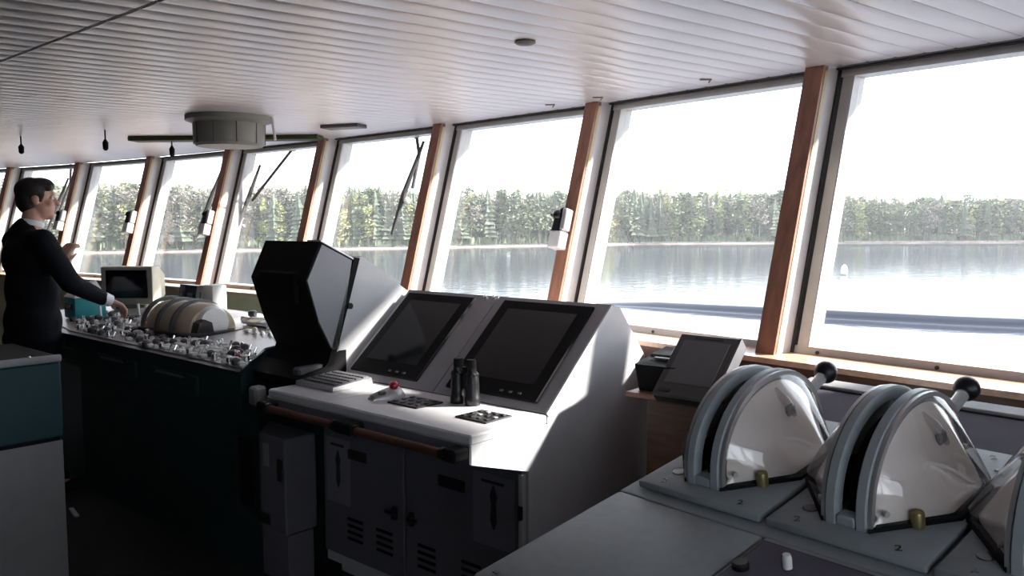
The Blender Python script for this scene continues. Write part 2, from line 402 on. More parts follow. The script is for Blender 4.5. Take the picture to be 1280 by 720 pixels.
# sloping panels: local frame along the 45 degree face
y0, z0, y1, z1 = .388, .878, .785, 1.234
sl_len = math.hypot(y1-y0, z1-z0); sa = math.atan2(z1-z0, y1-y0)
SM = Matrix.Translation((0, y0, z0)) @ Matrix.Rotation(sa, 4, 'X')
def slope_box(name, lo, hi, m, parent=cc, bev=0.0, smooth=False):
    bm = B(); box(bm, lo, hi, bev, SM); return to_obj(name, bm, m, parent, smooth)
for xa, xb, ma, mb in ((-.583, -.006, -.535, -.066), (-W, -.589, -1.14, -.705)):
    slope_box('monitor_panel', (xa, 0.0, -.006), (xb, sl_len, .006), M['panelgrey'])
    mon = slope_box('monitor', (ma, .034, .004), (mb, .510, .016), M['matte'], bev=.004)
    slope_box('screen', (ma+.055, .105, .014), (mb-.055, .462, .0175), M['screen'], mon)
    for k in range(3): slope_box('monitor_button', (mb-.10-k*.045, .055, .015), (mb-.085-k*.045, .063, .019), M['midgrey'], mon)
slope_box('panel_lip', (-.006, 0, -.01), (0.002, sl_len, .010), M['consolelid'])
for xx in (-.61, -.66): 
    bm = B(); tube(bm, SM @ Vector((xx, sl_len-.012, .006)), SM @ Vector((xx, sl_len-.012, .016)), .007, n=8); to_obj('panel_screw', bm, M['chrome'], cc)
# cupboard doors
def slotgroup(door, x0, zc, n=4):
    for k in range(n): simple('vent_slot', 'box', ((x0, -.0045, zc-k*.028), (x0+.10, .002, zc-k*.028+.012), .002), M['matte'], door)
for k, (xa, xb, hxx) in enumerate(((-.618, -.03, -.575), (-W+.01, -.632, -.675))):
    d = simple('cupboard_door', 'box', ((xa, 0, .13), (xb, .018, .70-.004), .004), M['door'], cc); d.location = (0, .266, 0)
    h = simple('door_handle', 'box', ((hxx-.012, -.022, .375), (hxx+.012, 0, .43), .005), M['black'], d)
    simple('handle_grip', 'box', ((hxx-.045 if k else hxx-.012, -.03, .398), (hxx+.012 if k else hxx+.045, -.016, .414), .004), M['black'], h)
    simple('name_plate', 'box', ((-.43 if k == 0 else -.98, -.004, .565), (-.29 if k == 0 else -.86, .002, .61), .002), M['black'], d)
    for sx in ((-.55, -.31) if k == 0 else (-.99, -.80)): slotgroup(d, sx, .30)
simple('door_edge', 'box', ((-.028, .262, .13), (-.012, .285, .69), .002), M['framelight'], cc)
simple('door_latch', 'box', ((-.026, .252, .53), (-.010, .268, .58), .003), M['black'], cc)
# wooden hand rails on black brackets
for xa, xb in ((-.552, -.03), (-1.10, -.60)):
    rl = empty('hand_rail', (0, -.055, .822), parent=cc)
    bm = B(); tube(bm, (xa, 0, 0), (xb, 0, 0), .015, n=14); to_obj('rail_bar', bm, M['darkwood'], rl, True)
    for xx, s in ((xa, -1), (xb, 1)):
        br = simple('rail_bracket', 'box', ((xx-.03, -.019, -.02), (xx+.03, .052, .022), .008), M['matte'], rl)
        bm = B(); tube(bm, (xx-s*.03, 0, 0), (xx-s*.045, 0, 0), .021, n=14); to_obj('rail_ferrule', bm, M['black'], rl, True)

# papers hanging on the doors
for nm, xa, xb, za, zb, lab in (('paper_sheet', -.245, -.045, .40, .662, 'printed paper sheet taped to the right cupboard door near the console corner'),
                               ('paper_sheet', -1.13, -.965, .36, .64, 'printed paper sheet taped to the left cupboard door beside the grey box')):
    o = simple(nm, 'box', ((0, 0, 0), (xb-xa, .002, zb-za), 0), M['paper'], None); o.location = loc_c(xa, .2625, za); o.rotation_euler = (0, 0, RZ)
    tag(o, lab, 'paper')
    ww = xb-xa; hh = zb-za
    simple('printed_figure', 'lathe', ([(.004, 0), (.016, .03), (.012, .09), (.018, .12), (.004, .16)], 8, (0, 0, 0)), M['print_'], o).location = (ww*.5, -.0005, hh*.25)
    o.children[0].scale = (1, .05, 1)
    simple('printed_heading', 'box', ((ww*.2, -.0015, hh*.88), (ww*.75, .001, hh*.92)), M['print_'], o)

# things on the chart console desk
kb = empty('keyboard', loc_c(-1.03, .235, .880), RZ + R(1)); tag(kb, 'flat grey keyboard at the left end of the console desk', 'keyboard')
bm = B(); prism(bm, [(-.10, 0), (-.10, .016), (.10, .030), (.105, .012), (.105, 0)], 'x', -.125, .125); to_obj('keyboard_case', bm, M['alu'], kb)
key = None
for r_ in range(5):
    for c_ in range(11):
        x = -.105 + c_*.0195; y = -.075+r_*.036
        z = .0165+(y+.10)*.07
        if key is None:
            key = simple('key', 'box', ((0, 0, 0), (.016, .030, .006), .001), M['midgrey'], kb); key.location = (x, y, z)
        else: dup(key, kb, (x, y, z))
tb = empty('trackball', loc_c(-.65, .205, .880), RZ + R(-20)); tb.scale = (.85, .85, .85); tag(tb, 'silver trackball with a shiny red ball between keyboard and black keypad', 'trackball')
bm = B()
rings = []
for yy, hw, h in ((-.085, .018, .008), (-.075, .030, .020), (-.04, .037, .034), (0, .042, .046), (.03, .043, .052), (.06, .038, .047), (.08, .024, .02)):
    ring = [bm.verts.new((hw*math.cos(a), yy, max(0, h*math.sin(a)))) for a in [PI*k/10 for k in range(11)]]
    rings.append(ring)
for a, b in zip(rings, rings[1:]):
    for k in range(10): bm.faces.new((a[k], a[k+1], b[k+1], b[k]))
    bm.faces.new((a[0], b[0], b[10], a[10]))
bm.faces.new(rings[0]); bm.faces.new(list(reversed(rings[-1])))
to_obj('trackball_body', bm, M['alu'], tb, True)
simple('red_ball', 'ball', ((0.012, .030, .056), .022, 20, 12), M['red'], tb, 'all')
simple('thumb_button', 'box', ((.015, -.05, .022), (.034, -.015, .038), .004), M['midgrey'], tb)
for x0, x1, lab, kn in ((-.58, -.415, 'black keypad plate in the desk left of the binoculars', 1), (-.218, -.07, 'black keypad plate with bright keys in front of the binoculars', 3)):
    kp = empty('keypad', loc_c((x0+x1)/2, .213, .880), RZ); tag(kp, lab, 'keypad')
    hw = (x1-x0)/2
    simple('keypad_plate', 'box', ((-hw, -.068, 0), (hw, .068, .006), .002), M['black'], kp)
    for r_ in range(3):
        for c_ in range(4):
            x = -hw+.02+c_*(2*hw-.04)/3; y = -.042+r_*.042
            bright = (r_, c_) in ((1, 1), (1, 3), (2, 1)) if kn == 3 else (r_, c_) == (2, 2)
            simple('keypad_key', 'box', ((x-.008, y-.009, .005), (x+.008, y+.009, .010), .002), M['lowgrey'] if bright else M['black'], kp)
# binoculars standing on their objectives
bn = empty('binoculars', loc_c(-.345, .325, .880), RZ + R(4)); tag(bn, 'black binoculars standing upright on the console desk', 'binoculars')
for sx in (-1, 1):
    bm = B(); lathe(bm, [(.027, 0), (.029, .004), (.029, .03), (.0265, .034), (.026, .075), (.023, .105), (.016, .125), (.016, .14)], 20, (sx*.036, 0, 0)); 
    to_obj('barrel', bm, M['black'], bn, True)
    bm = B(); lathe(bm, [(.0175, .138), (.019, .142), (.019, .165), (.0165, .17)], 20, (sx*.031, 0, 0)); to_obj('eyecup', bm, M['matte'], bn, True)
    simple('prism_housing', 'box', ((sx*.036-.024, -.02, .075), (sx*.036+.02, .024, .125), .009), M['black'], bn)
simple('hinge', 'tube', ((0, 0, .06), (0, 0, .14), .009), M['matte'], bn, True)
simple('focus_wheel', 'tube', ((0, .006, .105), (0, .006, .13), .014), M['matte'], bn, True)

# ------------------------------------------------------------------ radar with viewing hood
rd = empty('radar_console', loc_c(-1.185, .18), RZ); tag(rd, 'radar display with big black viewing hood left of the two monitors', 'radar')
RW = .43
def rprism(name, poly, xa, xb, m, parent=rd, sm=False):
    bm = B(); prism(bm, poly, 'x', xa, xb); return to_obj(name, bm, m, parent, sm)
# local y = v - .18
rprism('pedestal', [(.10, .05), (.10, .80), (.06, .84), (.84, .84), (.84, .05)], -RW, 0, M['green'])
rprism('display_housing', [(.22, .86), (.165, .93), (.325, 1.40), (.345, 1.405), (.62, 1.225), (.72, 1.10), (.80, .90), (.80, .845), (.24, .845)], -RW+.004, -.004, M['consolelid'])
rprism('rubber_seal', [(.135, .925), (.17, .925), (.325, 1.395), (.295, 1.402)], -RW, 0, M['matte'])
# the hood: a funnel with an open mouth toward the operator
hoodp = [(.115, 1.475), (.035, 1.31), (.095, 1.12), (.16, .99), (.205, .985), (.288, 1.392)]
hd_ = rprism('viewing_hood', hoodp, -RW, -.006, M['matte'])
rprism('hood_cheek', [(.122, 1.462), (.043, 1.31), (.10, 1.125), (.165, 1.0), (.20, .995), (.280, 1.388)], -.006, 0.0, M['panelgrey'], hd_)
rprism('hood_edge', [(.115, 1.475), (.288, 1.392), (.288, 1.398), (.116, 1.482)], -.10, .002, M['alu'], hd_)
simple('mouth_rim', 'box', ((-RW+.07, .03, 1.20), (-.07, .05, 1.345), .01), M['matte'], hd_)
rprism('control_tray', [(-.03, .87), (-.03, .895), (.12, .925), (.20, .99), (.24, .99), (.24, .845), (.0, .845)], -RW-.03, 0.0, M['matte'])
simple('housing_knob', 'tube', ((-.004, .262, 1.185), (.010, .262, 1.185), .014), M['black'], rd, True)
tag(simple('yoke', 'box', ((-.07, .0, .895), (-.015, .15, .935), .01), M['midgrey'], rd), 'dark grey block at the foot of the hood')
# grey cabinet under the radar
gb = empty('equipment_cabinet', loc_c(-1.20, .16), RZ); tag(gb, 'grey equipment cabinet with a dark recess below the radar', 'cabinet')
bm = B(); box(bm, (-.40, -.06, .22), (0, .10, .64), .006); to_obj('cabinet_case', bm, M['door'], gb)
simple('dark_recess', 'box', ((-.36, -.064, .285), (-.235, -.05, .60), .003), M['matte'], gb)
tag(simple('white_label', 'box', ((-.165, -.062, .50), (-.12, -.058, .60), .001), M['lowgrey'], gb), 'pale sticker')
simple('switch_plate', 'box', ((-.055, -.066, .45), (-.015, -.055, .55), .004), M['black'], gb)
simple('socket_panel', 'box', ((-.21, -.064, .24), (-.12, -.055, .29), .003), M['black'], gb)
bm = B(); box(bm, (-.40, -.05, .0), (0, .08, .218), .004); to_obj('cabinet_plinth', bm, M['door'], gb)

# ------------------------------------------------------------------ main manoeuvring console
mcx = 1.36
mc = empty('manoeuvring_console', loc_c(-mcx, 0), RZ); tag(mc, 'dark green control console crowded with switches beside the officer', 'console')
def topz(y): return .935 + max(0, y)*.09
plan = [(0.0, 0.0), (-.30, .30), (-.34, .90), (-2.95, .90), (-2.95, .20), (-1.95, .02)]
def slab(name, plan, z0f, z1f, m, parent=mc):
    bm = B(); a = [bm.verts.new((x, y, z0f(y))) for x, y in plan]; b = [bm.verts.new((x, y, z1f(y))) for x, y in plan]
    n = len(plan); bm.faces.new(a); bm.faces.new(list(reversed(b)))
    for k in range(n): bm.faces.new((a[k], a[(k+1) % n], b[(k+1) % n], b[k]))
    return to_obj(name, bm, m, parent)
slab('console_body', [(-.03, .10), (-.30, .36), (-.34, .88), (-2.93, .88), (-2.93, .27), (-1.95, .10)], lambda y: 0.0, lambda y: .75, M['green'])
slab('console_shelf', [(0, 0), (-.30, .30), (-.34, .90), (-2.95, .90), (-2.95, .20), (-1.95, .02)], lambda y: .752, lambda y: topz(y)-.022, M['green'])
slab('edge_rim', [(.012, -.015), (-.30, .31), (-.33, .91), (-2.96, .91), (-2.96, .185), (-1.955, .003)], lambda y: topz(y)-.020, lambda y: topz(y)-.006, M['black'])
slab('top_plate', [(-.02, .022), (-.31, .31), (-.36, .87), (-2.92, .87), (-2.92, .225), (-1.94, .045)], lambda y: topz(y)-.007, lambda y: topz(y), M['alu'])
for xx in (-.62, -1.25, -1.9): 
    dr = simple('drawer', 'box', ((xx-.25, -.004, .77), (xx+.25, .02, .86), .004), M['green'], mc); dr.location = (0, .0 if xx > -1.9 else .02, 0)
    simple('drawer_handle', 'box', ((xx-.13, -.02, .842), (xx+.13, -.004, .850), .002), M['midgrey'], dr)
tag(simple('junction_box', 'box', ((.0, .03, .78), (.06, .09, .86), .01), M['lowgrey'], mc), 'small grey socket box')
# switches: knobs, toggles and lamps over the top plate
def proto(name, build, m, sm=True):
    bm = B(); build(bm); o = to_obj(name, bm, m, mc, sm); return o
protos = [
    proto('control_knob', lambda b: lathe(b, [(.016, 0), (.016, .004), (.011, .006), (.010, .022), (.004, .026)], 12), M['chrome']),
    proto('rotary_knob', lambda b: lathe(b, [(.015, 0), (.015, .018), (.006, .024)], 12), M['midgrey']),
    proto('push_button', lambda b: box(b, (-.016, -.012, 0), (.016, .012, .013), .003), M['white']),
    proto('toggle_switch', lambda b: (lathe(b, [(.008, 0), (.008, .006), (.003, .008)], 10), tube(b, (0, 0, .006), (.003, .010, .024), .004, .005, 8)), M['chrome']),
    proto('indicator_lamp', lambda b: lathe(b, [(.010, 0), (.010, .006), (.007, .012), (.002, .015)], 12), M['white']),
    proto('warning_lamp', lambda b: lathe(b, [(.013, 0), (.013, .010), (.007, .017)], 12), M['redlamp']),
]
used = set()
def put(k, x, y):
    p = protos[k]; z = topz(y)
    if k in used: o = dup(p, mc, (x, y, z))
    else: p.location = (x, y, z); o = p; used.add(k)
    o.rotation_euler = (R(5), 0, random.uniform(-.3, .3)); o.scale = (1.25, 1.25, 1.25)
rows = [(.05, -.05, -1.05), (.088, -.09, -1.05), (.126, -.13, -1.05), (.164, -.17, -1.05), (.202, -.21, -.95), (.240, -.25, -.88)]
for ri, (y, xa, xb) in enumerate(rows):
    x = xa - .02
    while x > xb:
        if random.random() < .9: put(random.choice([0, 1, 2, 2, 3, 4, 4, 2]), x, y+random.uniform(-.008, .008))
        x -= .047
put(5, -.42, .21); put(5, -.22, .12)
for y, xa, xb in ((.075, -1.12, -1.9), (.115, -1.12, -2.0), (.155, -1.12, -2.15), (.20, -1.12, -2.35), (.25, -1.62, -2.4), (.30, -1.62, -2.4), (.40, -1.62, -2.3)):
    x = xa
    while x > xb:
        if random.random() < .85: put(random.choice([0, 1, 0, 3, 2, 4, 1, 2, 4]), x, y+random.uniform(-.01, .01))
        x -= .055
put(5, -1.62, .34)
for y in (.50, .58, .68):
    x = -.42
    while x > -.78:
        if random.random() < .8: put(random.choice([0, 1, 2, 4]), x, y)
        x -= .07
# darker raised sub-panels among the switches
for (xa, xb, ya, yb, m) in ((-1.08, -1.58, .21, .30, 'midgrey'), (-2.38, -2.60, .32, .42, 'midgrey'), (-1.66, -1.95, .50, .72, 'panelgrey')):
    bm = B(); a = [(xa, ya), (xb, ya), (xb, yb), (xa, yb)]
    v0 = [bm.verts.new((x, y, topz(y)-.002)) for x, y in a]; v1 = [bm.verts.new((x, y, topz(y)+.008)) for x, y in a]
    bm.faces.new(v0); bm.faces.new(list(reversed(v1)))
    for k in range(4): bm.faces.new((v0[k], v0[(k+1) % 4], v1[(k+1) % 4], v1[k]))
    to_obj('raised_panel', bm, M[m], mc)
# long upright levers near the officer
for x, y in ((-1.80, .44), (-1.95, .46), (-2.12, .30)):
    lv = empty('small_lever', (x, y, topz(y)), parent=mc)
    simple('lever_base', 'box', ((-.02, -.03, 0), (.02, .03, .015), .004), M['midgrey'], lv)
    simple('lever_stick', 'tube', ((0, 0, .01), (-.015, .0, .085), .006, .009), M['white'], lv, True)

# three cream engine telegraph drums
td = empty('telegraph_drums', loc_c(-2.30, .40, topz(.40)), RZ); td.scale = (.95, .95, .92); tag(td, 'row of three cream rounded telegraph drums on the switch console', 'telegraph')
bm = B(); box(bm, (-.54, -.19, -.03), (.06, .19, .016), .006); to_obj('drum_base', bm, M['black'], td)
for k in range(3):
    xa = -.50 + k*.172
    bm = B()
    n = 18; rr = .165
    for (x0, x1, r0, r1, tag_) in ((xa, xa+.14, rr-.012, rr-.004, 0),):
        prevs = None
        segs = [(x0, r0), (x0+.05, r0+.006), (x0+.10, r0+.006), (x1, r1-.02)]
        rings = [[bm.verts.new((x, r*math.cos(PI*q_/n), .012+r*math.sin(PI*q_/n))) for q_ in range(n+1)] for x, r in segs]
        for a, b in zip(rings, rings[1:]):
            for q_ in range(n): bm.faces.new((a[q_], a[q_+1], b[q_+1], b[q_]))
            bm.faces.new((a[0], b[0], b[n], a[n]))
        bm.faces.new(rings[0]); bm.faces.new(list(reversed(rings[-1])))
    dm = to_obj('drum_cover', bm, M['dome2'], td, True)
    bm = B(); n = 20
    ra = [[bm.verts.new((x, r*math.cos(PI*q_/n), .012+r*math.sin(PI*q_/n))) for q_ in range(n+1)] for x, r in ((xa-.022, .16), (xa-.022, .178), (xa+.002, .178), (xa+.002, .16))]
    for q_ in range(n):
        for a in range(4): bm.faces.new((ra[a][q_], ra[a][q_+1], ra[(a+1) % 4][q_+1], ra[(a+1) % 4][q_]))
    bm.faces.new([ra[a][0] for a in range(4)]); bm.faces.new([ra[a][n] for a in reversed(range(4))])
    to_obj('drum_rim', bm, M['midgrey'], td, True)
bm = B(); tube(bm, (-.02, 0, .06), (.012, 0, .06), .10, .085, 24); to_obj('white_end_cap', bm, M['white'], td, True)
tag(td.children[-1], 'white round end cap')
bm = B(); prism(bm, [(-.13, .016), (-.115, .07), (-.08, .09), (-.04, .07), (-.03, .016)], 'x', -.02, .055); to_obj('black_lever_hub', bm, M['black'], td)

# beige CRT monitor at the back of the console
cr = empty('crt_monitor', loc_c(-3.80, .62, topz(.62)-.005), RZ + R(40)); tag(cr, 'old beige tube monitor with a dark screen behind the officer\'s hand', 'monitor')
bm = B(); box(bm, (-.175, -.03, .03), (.175, .09, .285), .012, None, 2); to_obj('monitor_case', bm, M['crt'], cr, True)
bm = B(); hexa(bm, [(-.165, .085, .04), (.165, .085, .04), (.165, .085, .28), (-.165, .085, .28)], [(-.09, .34, .07), (.09, .34, .07), (.09, .34, .21), (-.09, .34, .21)]); to_obj('tube_housing', bm, M['crt'], cr)
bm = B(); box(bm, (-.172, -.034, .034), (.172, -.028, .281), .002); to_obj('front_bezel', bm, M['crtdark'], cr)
simple('screen', 'box', ((-.140, -.038, .075), (.140, -.032, .262), .004), M['screen'], cr)
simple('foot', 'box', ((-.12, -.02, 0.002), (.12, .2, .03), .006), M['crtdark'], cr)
# teal instrument with a white top
td2 = empty('teal_instrument', loc_c(-3.72, .26, topz(.26)), RZ + R(-4)); tag(td2, 'teal instrument box with white sloping top at the officer\'s hip', 'instrument')
bm = B(); box(bm, (-.12, -.05, 0), (.09, .14, .135), .012, None, 2); to_obj('instrument_case', bm, M['tealbright'], td2, True)
bm = B(); hexa(bm, [(-.12, -.05, .136), (.09, -.05, .136), (.09, .14, .136), (-.12, .14, .136)], [(-.10, -.02, .165), (.05, -.02, .165), (-.03, .12, .235), (-.10, .12, .235)]); to_obj('white_top', bm, M['white'], td2)
simple('dial_panel', 'box', ((-.10, -.056, .055), (.06, -.046, .10), .004), M['black'], td2)
for k in range(3): simple('dial', 'tube', ((-.075+k*.045, -.061, .078), (-.075+k*.045, -.052, .078), .014), M['lowgrey'], td2, True)
# black telephone panel, white box and chrome joystick head
bp = empty('telephone_panel', loc_c(-3.26, .76, topz(.76)), RZ); tag(bp, 'black telephone panel standing behind the cream drums', 'telephone')
bm = B(); prism(bm, [(-.03, 0), (.0, .16), (.05, .16), (.08, 0)], 'x', -.11, .11); to_obj('panel_case', bm, M['black'], bp)
bm = B(); tube(bm, (-.05, -.035, .05), (-.05, -.012, .13), .018, n=12); ball(bm, (-.05, -.038, .05), .025); ball(bm, (-.05, -.016, .13), .025); to_obj('handset', bm, M['midgrey'], bp, True)
for k in range(4): simple('dial_key', 'box', ((.01+(k % 2)*.035, -.03+.008*(k//2), .05+.04*(k//2)), (.03+(k % 2)*.035, -.005, .07+.04*(k//2)), .002), M['lowgrey'], bp)
wb = empty('white_switch_box', loc_c(-2.98, .79, topz(.79)), RZ); tag(wb, 'tall white switch box right of the black telephone panel', 'box')
bm = B(); box(bm, (-.08, -.05, 0), (.05, .05, .17), .012, None, 2); to_obj('box_case', bm, M['white'], wb, True)
simple('rotary_switch', 'tube', ((.0, -.066, .045), (.0, -.049, .045), .022), M['midgrey'], wb, True)
simple('bent_lever', 'tube', ((-.10, -.05, 0.0), (-.12, -.03, .12), .008, .011), M['lowgrey'], wb, True)
js = empty('chrome_control_head', loc_c(-2.22, .66, topz(.66)), RZ); tag(js, 'chrome control head with black knobs between drums and radar hood', 'control')
bm = B(); box(bm, (-.17, -.06, 0), (.18, .06, .05), .02, None, 2); to_obj('head_body', bm, M['chrome'], js, True)
for x in (-.13, .09): simple('knob', 'lathe', ([(.024, .0), (.024, .02), (.014, .026)], 14, (x, 0, .048)), M['black'], js, True)
bm = B(); tube(bm, (.12, -.02, .03), (.19, -.05, .045), .02, .026, 14); to_obj('side_handle', bm, M['black'], js, True)

# ------------------------------------------------------------------ foreground wing console with engine telegraphs
HT = 41.0; TILT = 10.0
TP = Vector((0.725, 1.42, 0.95))
TM = frame_matrix(TP, HT, TILT)                       # x = right along the wall, y = away up the slope, z = normal
TH = frame_matrix((0.725, 1.42, 0.0), HT, 0.0)
wcn = empty('wing_console', mtx=TM); tag(wcn, 'grey sloping bridge wing console in the right foreground', 'console')
Z0 = -.018
def tb_(name, lo, hi, m, parent=wcn, bev=0.0, sm=False):
    bm = B(); box(bm, lo, hi, bev, None, 2 if bev else 1); return to_obj(name, bm, m, parent, sm)
# body: vertical sides, built in world-vertical terms then moved to the tilted frame
invT = TM.inverted() @ TH
bm = B()
c_, s_ = math.cos(R(TILT)), math.sin(R(TILT))
def hz(v, n): return (v*c_ - n*s_, .95 + v*s_ + n*c_)
pr = [hz(-.46, Z0-.03), hz(.86, Z0-.03), (hz(.86, Z0)[0]+.0, .06), (hz(-.30, Z0)[0], .06), (hz(-.30, Z0)[0], .70)]
vs = prism(bm, pr, 'x', -.672, 1.15)
bmesh.ops.transform(bm, matrix=invT, verts=bm.verts)
to_obj('console_body', bm, M['telegrey'], wcn)
bm = B(); box(bm, (-.687, -.485, Z0-.03), (-.30, -.035, Z0), .010, None, 2); to_obj('left_desk_top', bm, M['plate'], wcn, True)
tb_('front_desk_top', (-.299, -.485, Z0-.03), (1.17, -.26, Z0-.004), M['plate'])
# recessed violet-grey panel in front of the telegraphs
tb_('panel_frame', (-.297, -.262, Z0-.03), (1.17, -.036, Z0-.001), M['plate'], bev=.004)
tb_('black_inlay', (-.291, -.30, Z0-.002), (-.01, -.052, Z0+.0015), M['black'], bev=.001)
fp = tb_('violet_panel', (-.284, -.298, Z0), (-.016, -.058, Z0+.003), M['toppanel'], bev=.001)
tb_('violet_panel', (.02, -.298, Z0), (.30, -.058, Z0+.003), M['toppanel'], bev=.001)
for nm, x, y, r_, h, m in (('black_knob', -.269, -.166, .017, .014, 'black'), ('white_knob', -.200, -.118, .009, .028, 'white')):
    bm = B(); lathe(bm, [(r_, 0), (r_*1.02, h*.7), (r_*.8, h)], 18, (x, y, Z0+.002)); to_obj(nm, bm, M[m], wcn, True)
tb_('desk_screw', (-.656, -.455, Z0), (-.640, -.447, Z0+.002), M['black'])
# middle deck between and behind the telegraph plates
tb_('deck_plate', (-.687, -.034, Z0-.03), (1.17, .545, Z0-.002), M['plate'], bev=.004)
for xa, xb in ((-.687, -.345), (-.340, -.004), (.002, .335), (.340, 1.17)):
    rp_ = tb_('rear_panel', (xa, .552, Z0-.03), (xb, .775, Z0+.004), M['toppanel'], bev=.003)
tb_('rear_ledge', (-.687, .778, Z0-.03), (1.17, .84, Z0+.012), M['lowgrey'], bev=.006)
tb_('rear_ledge_seam', (-.686, .770, Z0-.02), (1.169, .779, Z0+.006), M['matte'])
def text_part(s, size, m, parent, loc, rz):
    cu = bpy.data.curves.new('lettering', 'FONT'); cu.body = s; cu.size = size; cu.extrude = .0004; cu.align_x = 'CENTER'; cu.align_y = 'CENTER'
    t = bpy.data.objects.new('tmp', cu); COL.objects.link(t)
    me = bpy.data.meshes.new_from_object(t.evaluated_get(bpy.context.evaluated_depsgraph_get()))
    bpy.data.objects.remove(t); bpy.data.curves.remove(cu)
    me.materials.clear(); me.materials.append(m)
    o = bpy.data.objects.new('engraved_number', me); COL.objects.link(o); o.parent = parent; o.location = loc; o.rotation_euler = (0, 0, rz)
    return o

